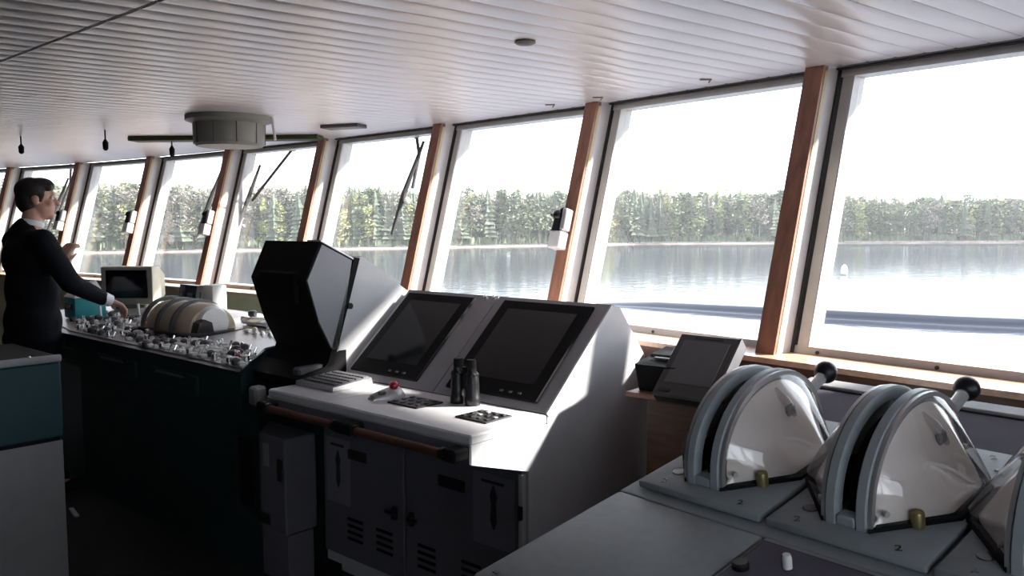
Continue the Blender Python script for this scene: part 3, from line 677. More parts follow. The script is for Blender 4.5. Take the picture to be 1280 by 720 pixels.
def arch_pts(r_off, n=26):
    pts = []
    for k in range(n+1):
        a = PI - PI*k/n
        pts.append((.275 + (.225+r_off)*math.cos(a), max(0, (.205+r_off)*(max(0.0, math.sin(a))**.92))))
    return pts
def telegraph(x0, label, lever_deg, ll):
    m = TM @ Matrix.Translation((x0, 0, Z0))
    t = empty('engine_telegraph', mtx=m); tag(t, label, 'telegraph', 'engine telegraphs on the wing console')
    # plate, plan x -.16...16
    bm = B(); box(bm, (-.16, 0, 0), (.16, .535, .018), .005, None, 2); to_obj('base_plate', bm, M['plate'], t, True)
    xc = -.014
    outer = arch_pts(0); inner = arch_pts(-.026)
    def rail(xa, xb, name):
        bm = B(); n = len(outer)
        prof = []
        rings = []
        for (yo, zo), (yi, zi) in zip(outer, inner):
            b = .22
            p = [(xa, yi, zi), (xa, yo+(yi-yo)*b, zo+(zi-zo)*b), (xa+.004, yo, zo), (xb-.004, yo, zo), (xb, yo+(yi-yo)*b, zo+(zi-zo)*b), (xb, yi, zi)]
            rings.append([bm.verts.new((q_[0], q_[1], q_[2]+.018)) for q_ in p])
        for a, b_ in zip(rings, rings[1:]):
            for k in range(6): bm.faces.new((a[k], a[(k+1) % 6], b_[(k+1) % 6], b_[k]))
        bm.faces.new(rings[0]); bm.faces.new(list(reversed(rings[-1])))
        return to_obj(name, bm, M['telegrey'], t, True)
    rail(xc-.0435, xc-.0185, 'arch_rail'); rail(xc+.0185, xc+.0435, 'arch_rail')
    # front foot closing the slot and dark slot bottom
    bm = B(); box(bm, (xc-.019, .050, .018), (xc+.019, .082, .040), .003); to_obj('slot_foot', bm, M['telegrey'], t)
    bm = B(); n = 20
    pts = arch_pts(-.05, n); a = [bm.verts.new((xc-.0184, y, z+.018)) for y, z in pts]; b = [bm.verts.new((xc+.0184, y, z+.018)) for y, z in pts]
    for k in range(n): bm.faces.new((a[k], a[k+1], b[k+1], b[k]))
    bm.faces.new((a[0], b[0], b[n], a[n])); bm.faces.new(a); bm.faces.new(list(reversed(b)))
    to_obj('slot_core', bm, M['matte'], t)
    # covers: a faceted half dome spanned from the arch edge to a trapezoid foot
    for s in (1, -1):
        xe = xc + s*.0445; hgt = .115
        foot = [(.052, 0), (.19, hgt), (.345, hgt), (.498, 0)]
        def shell(foot, arc, zlift, NR=10, bulge=.010):
            def footpt(f):
                seg = f*(len(foot)-1); k = min(int(seg), len(foot)-2); g = seg-k
                return (foot[k][0]+(foot[k+1][0]-foot[k][0])*g, foot[k][1]+(foot[k+1][1]-foot[k][1])*g)
            bm = B(); rows_ = []
            for k, (ay, az) in enumerate(arc):
                fy, fh = footpt(k/32); row = []
                for r_ in range(NR+1):
                    g = r_/NR; bul = math.sin(g*PI)*bulge
                    zz = az*(1-g) + zlift*g*min(1, fh/.06) + bul*min(1, az/.08)
                    row.append(bm.verts.new((xe+s*(fh*g+.001), ay+(fy-ay)*g, zz+.024)))
                rows_.append(row)
            for a, b in zip(rows_, rows_[1:]):
                for r_ in range(NR): bm.faces.new((a[r_], a[r_+1], b[r_+1], b[r_]))
            sk = [bm.verts.new((v.co.x, v.co.y, .022)) for v in [r_[-1] for r_ in rows_]]
            for k in range(32): bm.faces.new((rows_[k][-1], sk[k], sk[k+1], rows_[k+1][-1]))
            return bm
        bm = shell([(.070, 0), (.195, hgt*.86), (.340, hgt*.86), (.480, 0)], arch_pts(-.030, 32), .010, bulge=.004)
        inner_bm = bm
        bm = shell(foot, arch_pts(-.012, 32), .022)
        dmo = to_obj('lamp_cover', bm, M['clear'], t, True)
        tag(to_obj('white_reflector', inner_bm, M['dome'], dmo, True), 'pale inner reflector seen through the clear cover')
        dmo['label'] = 'clear cover on the %s of the arch' % ('right' if s > 0 else 'left')
        # rubber foot strip and rim along the arch
        bm = B(); pl_ = [(xe+s*(h+.001 if h else 0), y) for y, h in foot]
        poly = [(x+s*.003, y-(.004 if k == 0 else 0)+(.004 if k == 3 else 0)) for k, (x, y) in enumerate(pl_)]
        v0 = [bm.verts.new((x, y, .0185)) for x, y in poly]; v1 = [bm.verts.new((x, y, .0265)) for x, y in poly]
        bm.faces.new(v0); bm.faces.new(list(reversed(v1)))
        for k in range(4): bm.faces.new((v0[k], v0[(k+1) % 4], v1[(k+1) % 4], v1[k]))
        to_obj('rubber_gasket', bm, M['matte'], dmo)
        bm = B(); ro = arch_pts(-.004, 26); ri = arch_pts(-.018, 26)
        rings = [[bm.verts.new((x, y, z+.019)) for x, (y, z) in ((xe-s*.001, po), (xe+s*.007, po), (xe+s*.007, pi_), (xe-s*.001, pi_))] for po, pi_ in zip(ro, ri)]
        for a, b in zip(rings, rings[1:]):
            for k in range(4): bm.faces.new((a[k], a[(k+1) % 4], b[(k+1) % 4], b[k]))
        bm.faces.new(rings[0]); bm.faces.new(list(reversed(rings[-1])))
        to_obj('cover_rim', bm, M['alu'], dmo, True)
        for yy in (.085, .46): 
            bm = B(); tube(bm, (xe+s*.018, yy, .05), (xe+s*.026, yy-.004, .05), .006, n=10); to_obj('cover_screw', bm, M['frame'], dmo, True)
        bm = B(); box(bm, (xe+s*.045-.006, .27, .125), (xe+s*.045+.006, .30, .150), .003); o_ = to_obj('lamp_socket', bm, M['lowgrey'], dmo, True)
        bm = B(); lathe(bm, [(.004, 0), (.0075, .008), (.0125, .03), (.0125, .05), (.008, .066), (.003, .078)], 14)
        bmesh.ops.transform(bm, matrix=Matrix.Translation((xe+s*.058, .285, .125)) @ Matrix.Rotation(-s*R(38), 4, 'Y'), verts=bm.verts)
        to_obj('glass_bulb', bm, M['bulb'], dmo, True)
    # lever and ball
    a = R(lever_deg); cy, cz = .275, .018
    d = Vector((0, math.cos(a), math.sin(a)))
    lv = empty('lever', (xc, cy, cz), parent=t)
    bm = B(); tube(bm, d*.14, d*(ll-.02), .0145, .0145, 18); to_obj('lever_stem', bm, M['stem'], lv, True)
    bm = B(); tube(bm, d*(ll-.032), d*(ll-.017), .0165, .015, 18); to_obj('lever_collar', bm, M['chrome'], lv, True)
    simple('ball_knob', 'ball', (tuple(d*ll), .030, 24, 16), M['black'], lv, 'all')
    # brass button, dark sockets, numbers
    bm = B(); lathe(bm, [(.013, 0), (.013, .028), (.0115, .031), (.009, .029)], 18, (.093, .125, .018)); to_obj('brass_button', bm, M['brass'], t, True)
    bm = B(); lathe(bm, [(.016, 0), (.015, .002)], 18, (-.105, .085, .018)); to_obj('dark_socket', bm, M['black'], t)
    text_part('2', .03, M['black'], t, (.098, .03, .0182), R(25))
    text_part('2', .03, M['black'], t, (-.105, .03, .0182), R(25))
    text_part('2', .03, M['black'], t, (.095, .50, .0182), R(25))
    bm = B(); lathe(bm, [(.007, 0), (.006, .002)], 12, (.125, .44, .018)); to_obj('dark_socket', bm, M['black'], t)
    return t
telegraph(-.16-.336, 'engine telegraph with clear lamp covers, leftmost on the wing console', 16.5, .352)
telegraph(-.16, 'engine telegraph with clear lamp covers, middle one in the foreground', 14, .388)
telegraph(.16+.012, 'engine telegraph cut off by the right edge of the picture', 20, .36)

# ------------------------------------------------------------------ wooden stand, black printer and small display beside the wall
st = empty('wooden_stand', loc_c(.21, .63), RZ); tag(st, 'dark wooden stand between the chart console and the window', 'stand')
simple('stand_body', 'box', ((.03, .02, 0), (.36, .27, .935), .003), M['darkwood'], st)
simple('stand_top', 'box', ((-.03, -.03, .936), (.40, .30, .955), .004), M['wood'], st)
pt = empty('printer', loc_c(.205, .655, .955), RZ + R(4)); tag(pt, 'small black printer on the wooden stand left of the grey display', 'printer')
bm = B(); hexa(bm, [(.0, .0, 0), (.135, .0, 0), (.135, .22, 0), (.0, .22, 0)], [(-.012, -.012, .095), (.147, -.012, .095), (.147, .22, .125), (-.012, .22, .125)]); to_obj('printer_case', bm, M['matte'], pt)
bm = B(); hexa(bm, [(-.006, .09, .110), (.14, .09, .110), (.14, .22, .125), (-.006, .22, .125)], [(-.006, .10, .118), (.14, .10, .118), (.14, .22, .131), (-.006, .22, .131)]); to_obj('paper_lid', bm, M['matte'], pt)
simple('paper_slip', 'box', ((.03, .055, .108), (.115, .072, .114)), M['lowgrey'], pt)
ds = empty('small_display', loc_c(.42, .575, .955), RZ); tag(ds, 'grey tilted display unit behind the leftmost engine telegraph', 'display')
DM = Matrix.Translation((0, 0, .012)) @ Matrix.Rotation(R(43), 4, 'X')
def dbox(name, lo, hi, m, bev=0.0, parent=ds):
    bm = B(); box(bm, lo, hi, bev, DM); return to_obj(name, bm, m, parent)
dbox('display_case', (-.115, 0, -.05), (.115, .275, 0), M['bezeldark'], .006)
dbox('bezel', (-.113, .002, -.002), (.113, .273, .004), M['bezeldark'], .003)
dbox('screen', (-.088, .055, .002), (.088, .245, .0055), M['midgrey'])
dbox('button_strip', (-.05, .255, .002), (.06, .266, .006), M['black'])
dbox('logo_plate', (-.095, .015, .003), (-.05, .028, .006), M['black'])
dbox('light_edge', (.113, .0, -.05), (.119, .275, .004), M['midgrey'])
simple('display_foot', 'box', ((-.09, .06, 0.001), (.09, .18, .05), .004), M['midgrey'], ds)

# ------------------------------------------------------------------ teal and grey cabinet in the left foreground
tcab = empty('teal_cabinet', (-1.925, 3.523, 0), R(HC-90)); tag(tcab, 'grey cabinet with a teal top band at the left edge of the picture', 'cabinet')
simple('lower_panel', 'box', ((-.55, -1.0, .0), (-.004, -.004, .628), .004), M['lowgrey'], tcab)
simple('shadow_gap', 'box', ((-.54, -.99, .628), (-.012, -.012, .644)), M['matte'], tcab)
simple('teal_band', 'box', ((-.55, -1.0, .644), (0, 0, .968), .008), M['teal'], tcab)
simple('top_mat', 'box', ((-.55, -1.0, .968), (-.016, -.01, .996), .002), M['matte'], tcab)
simple('top_edge', 'box', ((-.015, -1.005, .968), (.004, .004, 1.0), .008, None, 2), M['lowgrey'], tcab, True)
for yy in (-.12, -.27): simple('top_stud', 'ball', ((-.006, yy, 1.0), .006), M['chrome'], tcab, 'all')

o = simple('floor_strip', 'box', ((-.08, -.012, 0), (.08, .012, .012), .003), M['alu'], None); o.location = (-2.36, 4.38, .0005); o.rotation_euler = (0, 0, R(-52)); tag(o, 'short bright metal strip on the dark floor beside the teal cabinet', 'strip')
# ------------------------------------------------------------------ ceiling things
fx = empty('ceiling_unit', (-1.58, 4.72, 2.149), R(12)); fx.scale = (.95, .95, 1.2); tag(fx, 'large grey round ventilation unit hanging from the ceiling', 'ventilator')
bm = B(); lathe(bm, [(.20, 0), (.245, 0), (.245, -.022), (.215, -.03), (.205, -.035), (.20, -.125), (.185, -.138), (.02, -.138)][::-1], 32); to_obj('housing', bm, M['fixture'], fx, True)
for k in range(10):
    a = 2*PI*k/10; bm = B(); tube(bm, (.203*math.cos(a), .203*math.sin(a), -.035), (.200*math.cos(a), .200*math.sin(a), -.128), .004, n=6); to_obj('seam_rib', bm, M['midgrey'], fx)
bm = B(); box(bm, (.235, -.02, -.138), (.25, .02, .0), .003, Matrix.Rotation(R(-8), 4, 'Y')); to_obj('white_bracket', bm, M['jamb'], fx)
tag(fx.children[-1], 'white mounting bracket')
o = simple('smoke_detector', 'lathe', ([(.034, 0), (.036, -.008), (.026, -.020), (.008, -.024)][::-1], 24), M['fixture'], None, True); o.location = (.045, 2.80, 2.149); o.scale = (1, 1, .55); tag(o, 'small round detector on the ceiling above the consoles', 'detector')
o = simple('ceiling_strip', 'box', ((-.66, -.07, -.03), (.66, .07, .0), .006), M['olive'], None); o.location = (-1.95, 5.75, 2.1485); o.rotation_euler = (0, 0, R(-4)); tag(o, 'dark olive strip on the ceiling behind the round ventilation unit', 'strip')
o = simple('ceiling_vent', 'box', ((-.13, -.06, -.02), (.13, .06, 0), .005), M['midgrey'], None); o.location = (-1.02, 5.12, 2.1485); o.rotation_euler = (0, 0, R(-20)); tag(o, 'small dark vent plate on the ceiling near the window posts', 'vent')
for (x, y, d, lab) in ((-2.58, 5.35, .13, 'black microphone hanging from the ceiling left of the ventilation unit'), (-2.32, 5.75, .14, 'black microphone hanging from the ceiling beside the ventilation unit'), (-3.32, 5.7, .12, 'black microphone hanging above the officer')):
    t = empty('hanging_microphone', (x, y, 2.149)); tag(t, lab, 'microphone', 'microphones hanging from the ceiling')
    simple('cord', 'tube', ((0, 0, -d*.5), (0, 0, 0), .005), M['black'], t)
    simple('microphone_head', 'lathe', ([(.006, -d), (.016, -d*.92), (.018, -d*.6), (.006, -d*.45)], 12), M['matte'], t, True)
for k, (j, s, off, lab) in enumerate(((1, .33, -.10, 'small hook on the ceiling edge above the second window from the right'), (1, .85, -.10, 'small hook on the ceiling edge just right of the post with the black swivel lamp'), (2, .12, -.10, 'small hook on the ceiling edge left of the post with the black swivel lamp'))):
    p = win_pt(j, s, CEIL-.001, off); bm = B(); box(bm, (-.025, -.006, -.006), (.025, .006, 0), .002); tube(bm, (.02, 0, -.004), (.012, 0, -.016), .003, n=6)
    o = to_obj('ceiling_hook', bm, M['fixture']); o.location = p; tag(o, lab, 'hook')

# ------------------------------------------------------------------ swivel lamps on the posts
def swivel(j, z, lab):
    org = wp(j, z, 0.0, -PW*.5); a = mull_head(j)
    t = empty('swivel_lamp', org, R(a-90)); t.rotation_euler = (R(-15), 0, R(a-90)); tag(t, lab, 'lamp', 'swivel lamps on the window posts')
    # local y outward, so -y is toward the room
    simple('white_box', 'box', ((-.050, -.065, -.125), (.026, -.002, -.04), .005), M['jamb'], t)
    simple('back_plate', 'box', ((.004, -.060, -.039), (.034, -.004, .075), .012, None, 3), M['alu'], t, True)
    bm = B(); ball(bm, (-.030, -.045, .040), .028, 16, 12); tube(bm, (-.026, -.045, .02), (-.026, -.045, -.039), .020, .024, 14); ball(bm, (-.012, -.03, .062), .022, 14, 10)
    to_obj('swivel_head', bm, M['black'], t, True)
    bm = B(); tube(bm, (-.052, -.05, .040), (-.068, -.05, .040), .012, .009, 12); to_obj('clamp_knob', bm, M['black'], t, True)
swivel(2, 1.54, 'black swivel lamp over a white box on the post behind the two monitors')
swivel(5, 1.58, 'black swivel lamp on a far post, first one left of the radar hood')
swivel(6, 1.59, 'black swivel lamp on a far post behind the beige monitor')
swivel(7, 1.61, 'black swivel lamp on the far post nearest the officer')

# ------------------------------------------------------------------ window wipers outside
def wiper(i, arm, blade, lab, hub=None):
    org = win_pt(i, arm[0][0], arm[0][1], .24)
    t = empty('window_wiper', org); tag(t, lab, 'wiper', 'wipers outside the far windows')
    P = lambda s, z, off=.24: win_pt(i, s, z, off) - org
    bm = B()
    for a, b in zip(arm, arm[1:]): tube(bm, P(*a), P(*b), .011, n=8)
    to_obj('wiper_arm', bm, M['gasket'], t)
    bm = B(); tube(bm, P(*blade[0], .19), P(*blade[1], .19), .009, .018, 8); tube(bm, P(*blade[1], .19), P(*blade[2], .19), .018, .009, 8); to_obj('wiper_blade', bm, M['gasket'], t)
    bm = B(); ball(bm, P(*arm[0]), .03); to_obj('wiper_motor', bm, M['frame'], t)
    if hub: bm = B(); ball(bm, P(*hub, .2), .022); to_obj('wiper_joint', bm, M['white'], t)
wiper(3, [(.36, 2.14), (.30, 2.0), (.30, 1.78)], [(.235, 2.08), (.31, 1.75), (.345, 1.48)], 'black wiper hanging outside the window right of the radar hood', (.285, 1.70))
wiper(4, [(.52, 2.14), (.86, 1.74)], [(.79, 2.02), (.85, 1.74), (.90, 1.5)], 'black wiper slanting across the window above the radar hood')
wiper(5, [(.32, 2.14), (.26, 1.98), (.32, 1.7)], [(.23, 2.02), (.30, 1.75), (.36, 1.5)], 'black wiper close to the post behind the cream drums')
wiper(7, [(.38, 2.14), (.34, 1.98), (.40, 1.7)], [(.31, 2.02), (.38, 1.75), (.44, 1.5)], 'black wiper outside the window in front of the officer\'s face')

# ------------------------------------------------------------------ the officer
def blob(name, parts, m, parent, voxel, smooth_it=4):
    bm = B()
    for p in parts:
        if p[0] == 'c':
            _, a, b, r0, r1 = p; a = Vector(a); b = Vector(b)
            ball(bm, a, r0, 14, 10); ball(bm, b, r1, 14, 10)
            tube(bm, a, b, r0, r1, 14)
        elif p[0] == 'e': ball(bm, p[1], p[2], 18, 12)
        elif p[0] == 'x':
            vs_ = ball(bm, (0, 0, 0), p[2], 18, 12); bmesh.ops.transform(bm, matrix=Matrix.Translation(p[1]) @ p[3].to_4x4(), verts=vs_)
    me = bpy.data.meshes.new('tmp'); bm.to_mesh(me); bm.free()
    t = bpy.data.objects.new('tmp', me); COL.objects.link(t)
    md = t.modifiers.new('r', 'REMESH'); md.mode = 'VOXEL'; md.voxel_size = voxel
    ms = t.modifiers.new('s', 'SMOOTH'); ms.iterations = smooth_it; ms.factor = .5
    me2 = bpy.data.meshes.new_from_object(t.evaluated_get(bpy.context.evaluated_depsgraph_get()))
    bpy.data.objects.remove(t); bpy.data.meshes.remove(me)
    me2.name = name; me2.materials.clear(); me2.materials.append(m)
    for p in me2.polygons: p.use_smooth = True
    o = bpy.data.objects.new(name, me2); COL.objects.link(o); o.parent = parent
    return o
fd = Vector((.65, .76)).normalized()
pe = empty('person', (-2.735, 4.74, -.0), math.atan2(-fd.x, fd.y))
tag(pe, 'person in a black jacket with white collar standing at the console, one hand on it', 'person')
hz_ = 1.692
HR = Matrix.Rotation(R(-22), 3, 'Z')                    # the head turns to the right
HC_ = Vector((0, .045, hz_))
def hp(v): return HC_ + HR @ Vector(v)
body = [('c', (0, -.01, 1.46), (0, .02, 1.62), .058, .052),
        ('x', hp((0, -.012, .035)), (.074, .094, .084), HR), ('x', hp((0, .02, -.045)), (.058, .070, .070), HR),
        ('c', hp((0, .052, -.085)), hp((0, .066, -.088)), .026, .022), ('c', hp((0, .082, .022)), hp((0, .104, -.022)), .009, .014),
        ('c', hp((-.02, .078, .035)), hp((.02, .078, .035)), .014, .014), ('c', hp((-.018, .080, -.054)), hp((.018, .080, -.054)), .009, .009),
        ('c', hp((-.036, .062, -.02)), hp((.036, .062, -.02)), .020, .020),
        ('x', hp((.076, -.006, -.005)), (.010, .020, .032), HR), ('x', hp((-.076, -.006, -.005)), (.010, .020, .032), HR),
        ('c', (-.19, -.02, 1.44), (.19, -.02, 1.44), .05, .05), ('c', (0, 0, 1.40), (0, 0, 1.05), .11, .10), ('c', (0, 0, 1.0), (0, 0, .95), .11, .12)]
def hand(base, direction, up, right=True):
    d = Vector(direction).normalized(); u = Vector(up).normalized(); s = d.cross(u).normalized(); u = s.cross(d)
    b = Vector(base); L = []
    for k in (-1, -.33, .33, 1): L.append(('c', b + s*(.010*k), b + d*.075 + s*(.028*k), .017, .012))
    for k, ln in ((-1, .062), (-.33, .074), (.33, .080), (1, .070)):
        a0 = b + d*.080 + s*(.029*k); a1 = a0 + d*ln*.55 - u*ln*.30; a2 = a1 + d*ln*.12 - u*ln*.52
        L += [('c', a0, a1, .0095, .0085), ('c', a1, a2, .0085, .0075)]
    sg = -1 if right else 1
    t0 = b + d*.02 + s*(.026*sg); t1 = t0 + d*.035 + s*(.022*sg) - u*.016; t2 = t1 + d*.03 - u*.015
    L += [('c', t0, t1, .012, .010), ('c', t1, t2, .010, .008)]
    return L
Rs, Re, Rw = (.205, -.01, 1.46), (.275, .10, 1.225), (.235, .315, 1.115)
Ls, Le, Lw = (-.205, .0, 1.46), (-.265, .13, 1.19), (-.115, .20, 1.325)
body += [('c', Rs, Re, .045, .036), ('c', Re, Rw, .036, .026), ('c', Ls, Le, .045, .036), ('c', Le, Lw, .036, .026)]
body += hand(Rw, (-.02, .9, -.42), (0, .35, .9), True)
body += hand(Lw, (.25, .35, .9), (.5, -.9, .2), False)
for s in (-1, 1): body += [('c', (s*.09, 0, .93), (s*.10, .02, .50), .075, .052), ('c', (s*.10, .02, .50), (s*.105, -.02, .10), .048, .036), ('c', (s*.105, -.03, .07), (s*.115, .12, .045), .035, .03)]
blob('body', body, M['skin'], pe, .0075, 3)
jk = [('c', (-.165, -.02, 1.455), (.165, -.02, 1.455), .072, .072), ('e', (0, -.005, 1.36), (.215, .135, .16)), ('e', (0, 0, 1.18), (.195, .135, .20)), ('e', (0, -.005, 1.0), (.195, .145, .17)),
      ('e', (0, -.01, .90), (.20, .15, .10)), ('c', (0, -.035, 1.50), (0, -.02, 1.535), .075, .062),
      ('c', Rs, Re, .070, .058), ('c', Re, Vector(Rw)+Vector((.002, -.03, .012)), .058, .044),
      ('c', Ls, Le, .070, .058), ('c', Le, Vector(Lw)+Vector((-.03, -.018, -.022)), .058, .044)]
blob('jacket', jk, M['jacket'], pe, .014, 4)
tr = []
for s in (-1, 1): tr += [('c', (s*.085, 0, .90), (s*.10, .02, .50), .10, .075), ('c', (s*.10, .02, .50), (s*.105, -.02, .09), .072, .062)]
blob('trousers', tr + [('e', (0, 0, .90), (.19, .135, .12))], M['jacket'], pe, .016, 4)
for s in (-1, 1): blob('shoe', [('c', (s*.105, -.05, .045), (s*.118, .17, .038), .044, .036)], M['matte'], pe, .012, 3)
bm = B(); lathe(bm, [(.064, 0), (.065, .02), (.062, .030), (.058, .030)], 20); o = to_obj('shirt_collar', bm, M['shirt'], pe, True); o.location = (0, .008, 1.545); o.rotation_euler = (R(-14), 0, 0)
for w_, e_ in ((Rw, Re), (Lw, Le)):
    d = (Vector(w_)-Vector(e_)).normalized(); bm = B(); tube(bm, Vector(w_)-d*.035, Vector(w_)+d*.018, .0375, .036, 16); to_obj('shirt_cuff', bm, M['shirt'], pe, True)
hr = [('x', hp((0, -.024, .052)), (.080, .090, .076), HR), ('x', hp((0, -.045, .0)), (.075, .065, .085), HR), ('x', hp((0, .022, .080)), (.070, .072, .048), HR),
      ('c', hp((-.045, .058, .070)), hp((.045, .060, .070)), .022, .022), ('x', hp((0, .032, .082)), (.068, .062, .036), HR), ('c', hp((.062, .03, .03)), hp((.064, .02, -.01)), .014, .010), ('x', hp((.062, -.01, .045)), (.020, .05, .045), HR), ('x', hp((-.062, -.01, .045)), (.020, .05, .045), HR)]
blob('hair', hr, M['hair'], pe, .009, 2)
for s in (-1, 1):
    e = simple('eye', 'ball', (tuple(hp((s*.031, .076, .012))), .011, 12, 8), M['white'], pe, 'all'); simple('iris', 'ball', (tuple(hp((s*.031, .0845, .012))), .0045, 10, 6), M['black'], e, 'all')
# ------------------------------------------------------------------ outside: lake, shore, forest
WZ = -5.85
wm = bpy.data.materials.new('lake_water'); wm.use_nodes = True; n = wm.node_tree; b = n.nodes['Principled BSDF']
b.inputs['Base Color'].default_value = (0.030, 0.034, 0.045, 1); b.inputs['Roughness'].default_value = 0.10; b.inputs['IOR'].default_value = 1.333; b.inputs['Specular IOR Level'].default_value = .5
tcn = n.nodes.new('ShaderNodeTexCoord'); mp = n.nodes.new('ShaderNodeMapping'); mp.inputs['Scale'].default_value = (.5, .5, .5)
nz = n.nodes.new('ShaderNodeTexNoise'); nz.inputs['Scale'].default_value = 1.2; nz.inputs['Detail'].default_value = 3
bpn = n.nodes.new('ShaderNodeBump'); bpn.inputs['Strength'].default_value = .16; bpn.inputs['Distance'].default_value = .2
n.links.new(tcn.outputs['Object'], mp.inputs[0]); n.links.new(mp.outputs[0], nz.inputs['Vector']); n.links.new(nz.outputs['Fac'], bpn.inputs['Height']); n.links.new(bpn.outputs[0], b.inputs['Normal'])
bm = B(); vs = [bm.verts.new(p) for p in ((-900, -300, WZ), (1400, -300, WZ), (1400, 1500, WZ), (-900, 1500, WZ))]; bm.faces.new(vs)
lake = to_obj('lake', bm, wm, recalc=False); tag(lake, 'calm pale lake outside the windows', 'lake', kind='stuff')
# bow wave running away from the ship: one long smooth ridge
pts = [(6.2, 77), (13, 73.5), (22, 66.5), (32, 60.5), (42, 56), (56, 51), (75, 46)]
bm = B(); rows_ = []
prof = [(-.95, 0), (-.75, .08), (-.45, .42), (-.2, .60), (.1, .64), (.9, .36), (2.4, 0)]
for k, (x, y) in enumerate(pts):
    a = Vector(pts[max(0, k-1)]); c = Vector(pts[min(len(pts)-1, k+1)]); d = (c-a).normalized(); nn = Vector((-d.y, d.x))
    if nn.y < 0: nn = -nn
    f = .15 if k == 0 else (.75 if k == 1 else 1)
    rows_.append([bm.verts.new((x+nn.x*o_*1.0, y+nn.y*o_*1.0, WZ-.01+h_*f)) for o_, h_ in prof])
for a, c in zip(rows_, rows_[1:]):
    for k in range(len(prof)-1): bm.faces.new((a[k], a[k+1], c[k+1], c[k]))
bmesh.ops.subdivide_edges(bm, edges=bm.edges, cuts=2, use_grid_fill=True)
wv = to_obj('bow_wave', bm, wm, smooth='all'); tag(wv, 'long low wave running across the calm lake', 'wave', kind='stuff')
by = empty('buoy', (47.5, 119, WZ)); tag(by, 'white buoy floating on the lake seen through the rightmost window', 'buoy')
simple('buoy_float', 'lathe', ([(.25, -.2), (.42, .1), (.48, .5), (.44, .9), (.30, 1.25), (.10, 1.45)], 14), M['buoy'], by, True)
simple('buoy_ring', 'lathe', ([(.43, .06), (.47, .12), (.46, .2)], 14), M['frame'], by, True)
# shore
SH = [Vector(p) for p in ((-520, 60), (-330, 150), (-190, 186), (-111, 214), (-60, 236), (-10, 262), (45, 294), (110, 300), (185, 302), (350, 306), (560, 290), (900, 240))]
def shore_at(px):
    for a, c in zip(SH, SH[1:]):
        fa, fc = a.x - a.y*(px-640)/1042, c.x - c.y*(px-640)/1042
        if fa <= 0 <= fc and a.y > 0: 
            return a.lerp(c, fa/(fa-fc))
    return None
bm = B(); rws = []
for k, p in enumerate(SH):
    dr_ = p.normalized()
    rws.append([bm.verts.new((p.x+dr_.x*t_, p.y+dr_.y*t_, WZ+z_)) for t_, z_ in ((-1, -.3), (1.0, .25), (3, .5))])
for a, c in zip(rws, rws[1:]):
    for k in range(2): bm.faces.new((a[k], a[k+1], c[k+1], c[k]))
tag(to_obj('shore_bank', bm, M['bank']), 'pinkish brown strip of shore below the forest', 'shore', kind='stuff')
bm = B(); rws = []
for k, p in enumerate(SH):
    dr_ = p.normalized()
    rws.append([bm.verts.new((p.x+dr_.x*t_, p.y+dr_.y*t_, WZ+z_)) for t_, z_ in ((2.9, .88), (12, 1.6), (60, 3.5), (200, 3.0))])
for a, c in zip(rws, rws[1:]):
    for k in range(3): bm.faces.new((a[k], a[k+1], c[k+1], c[k]))
tag(to_obj('forest_ground', bm, M['ground']), 'forest ground rising behind the far shore', 'ground', kind='stuff')

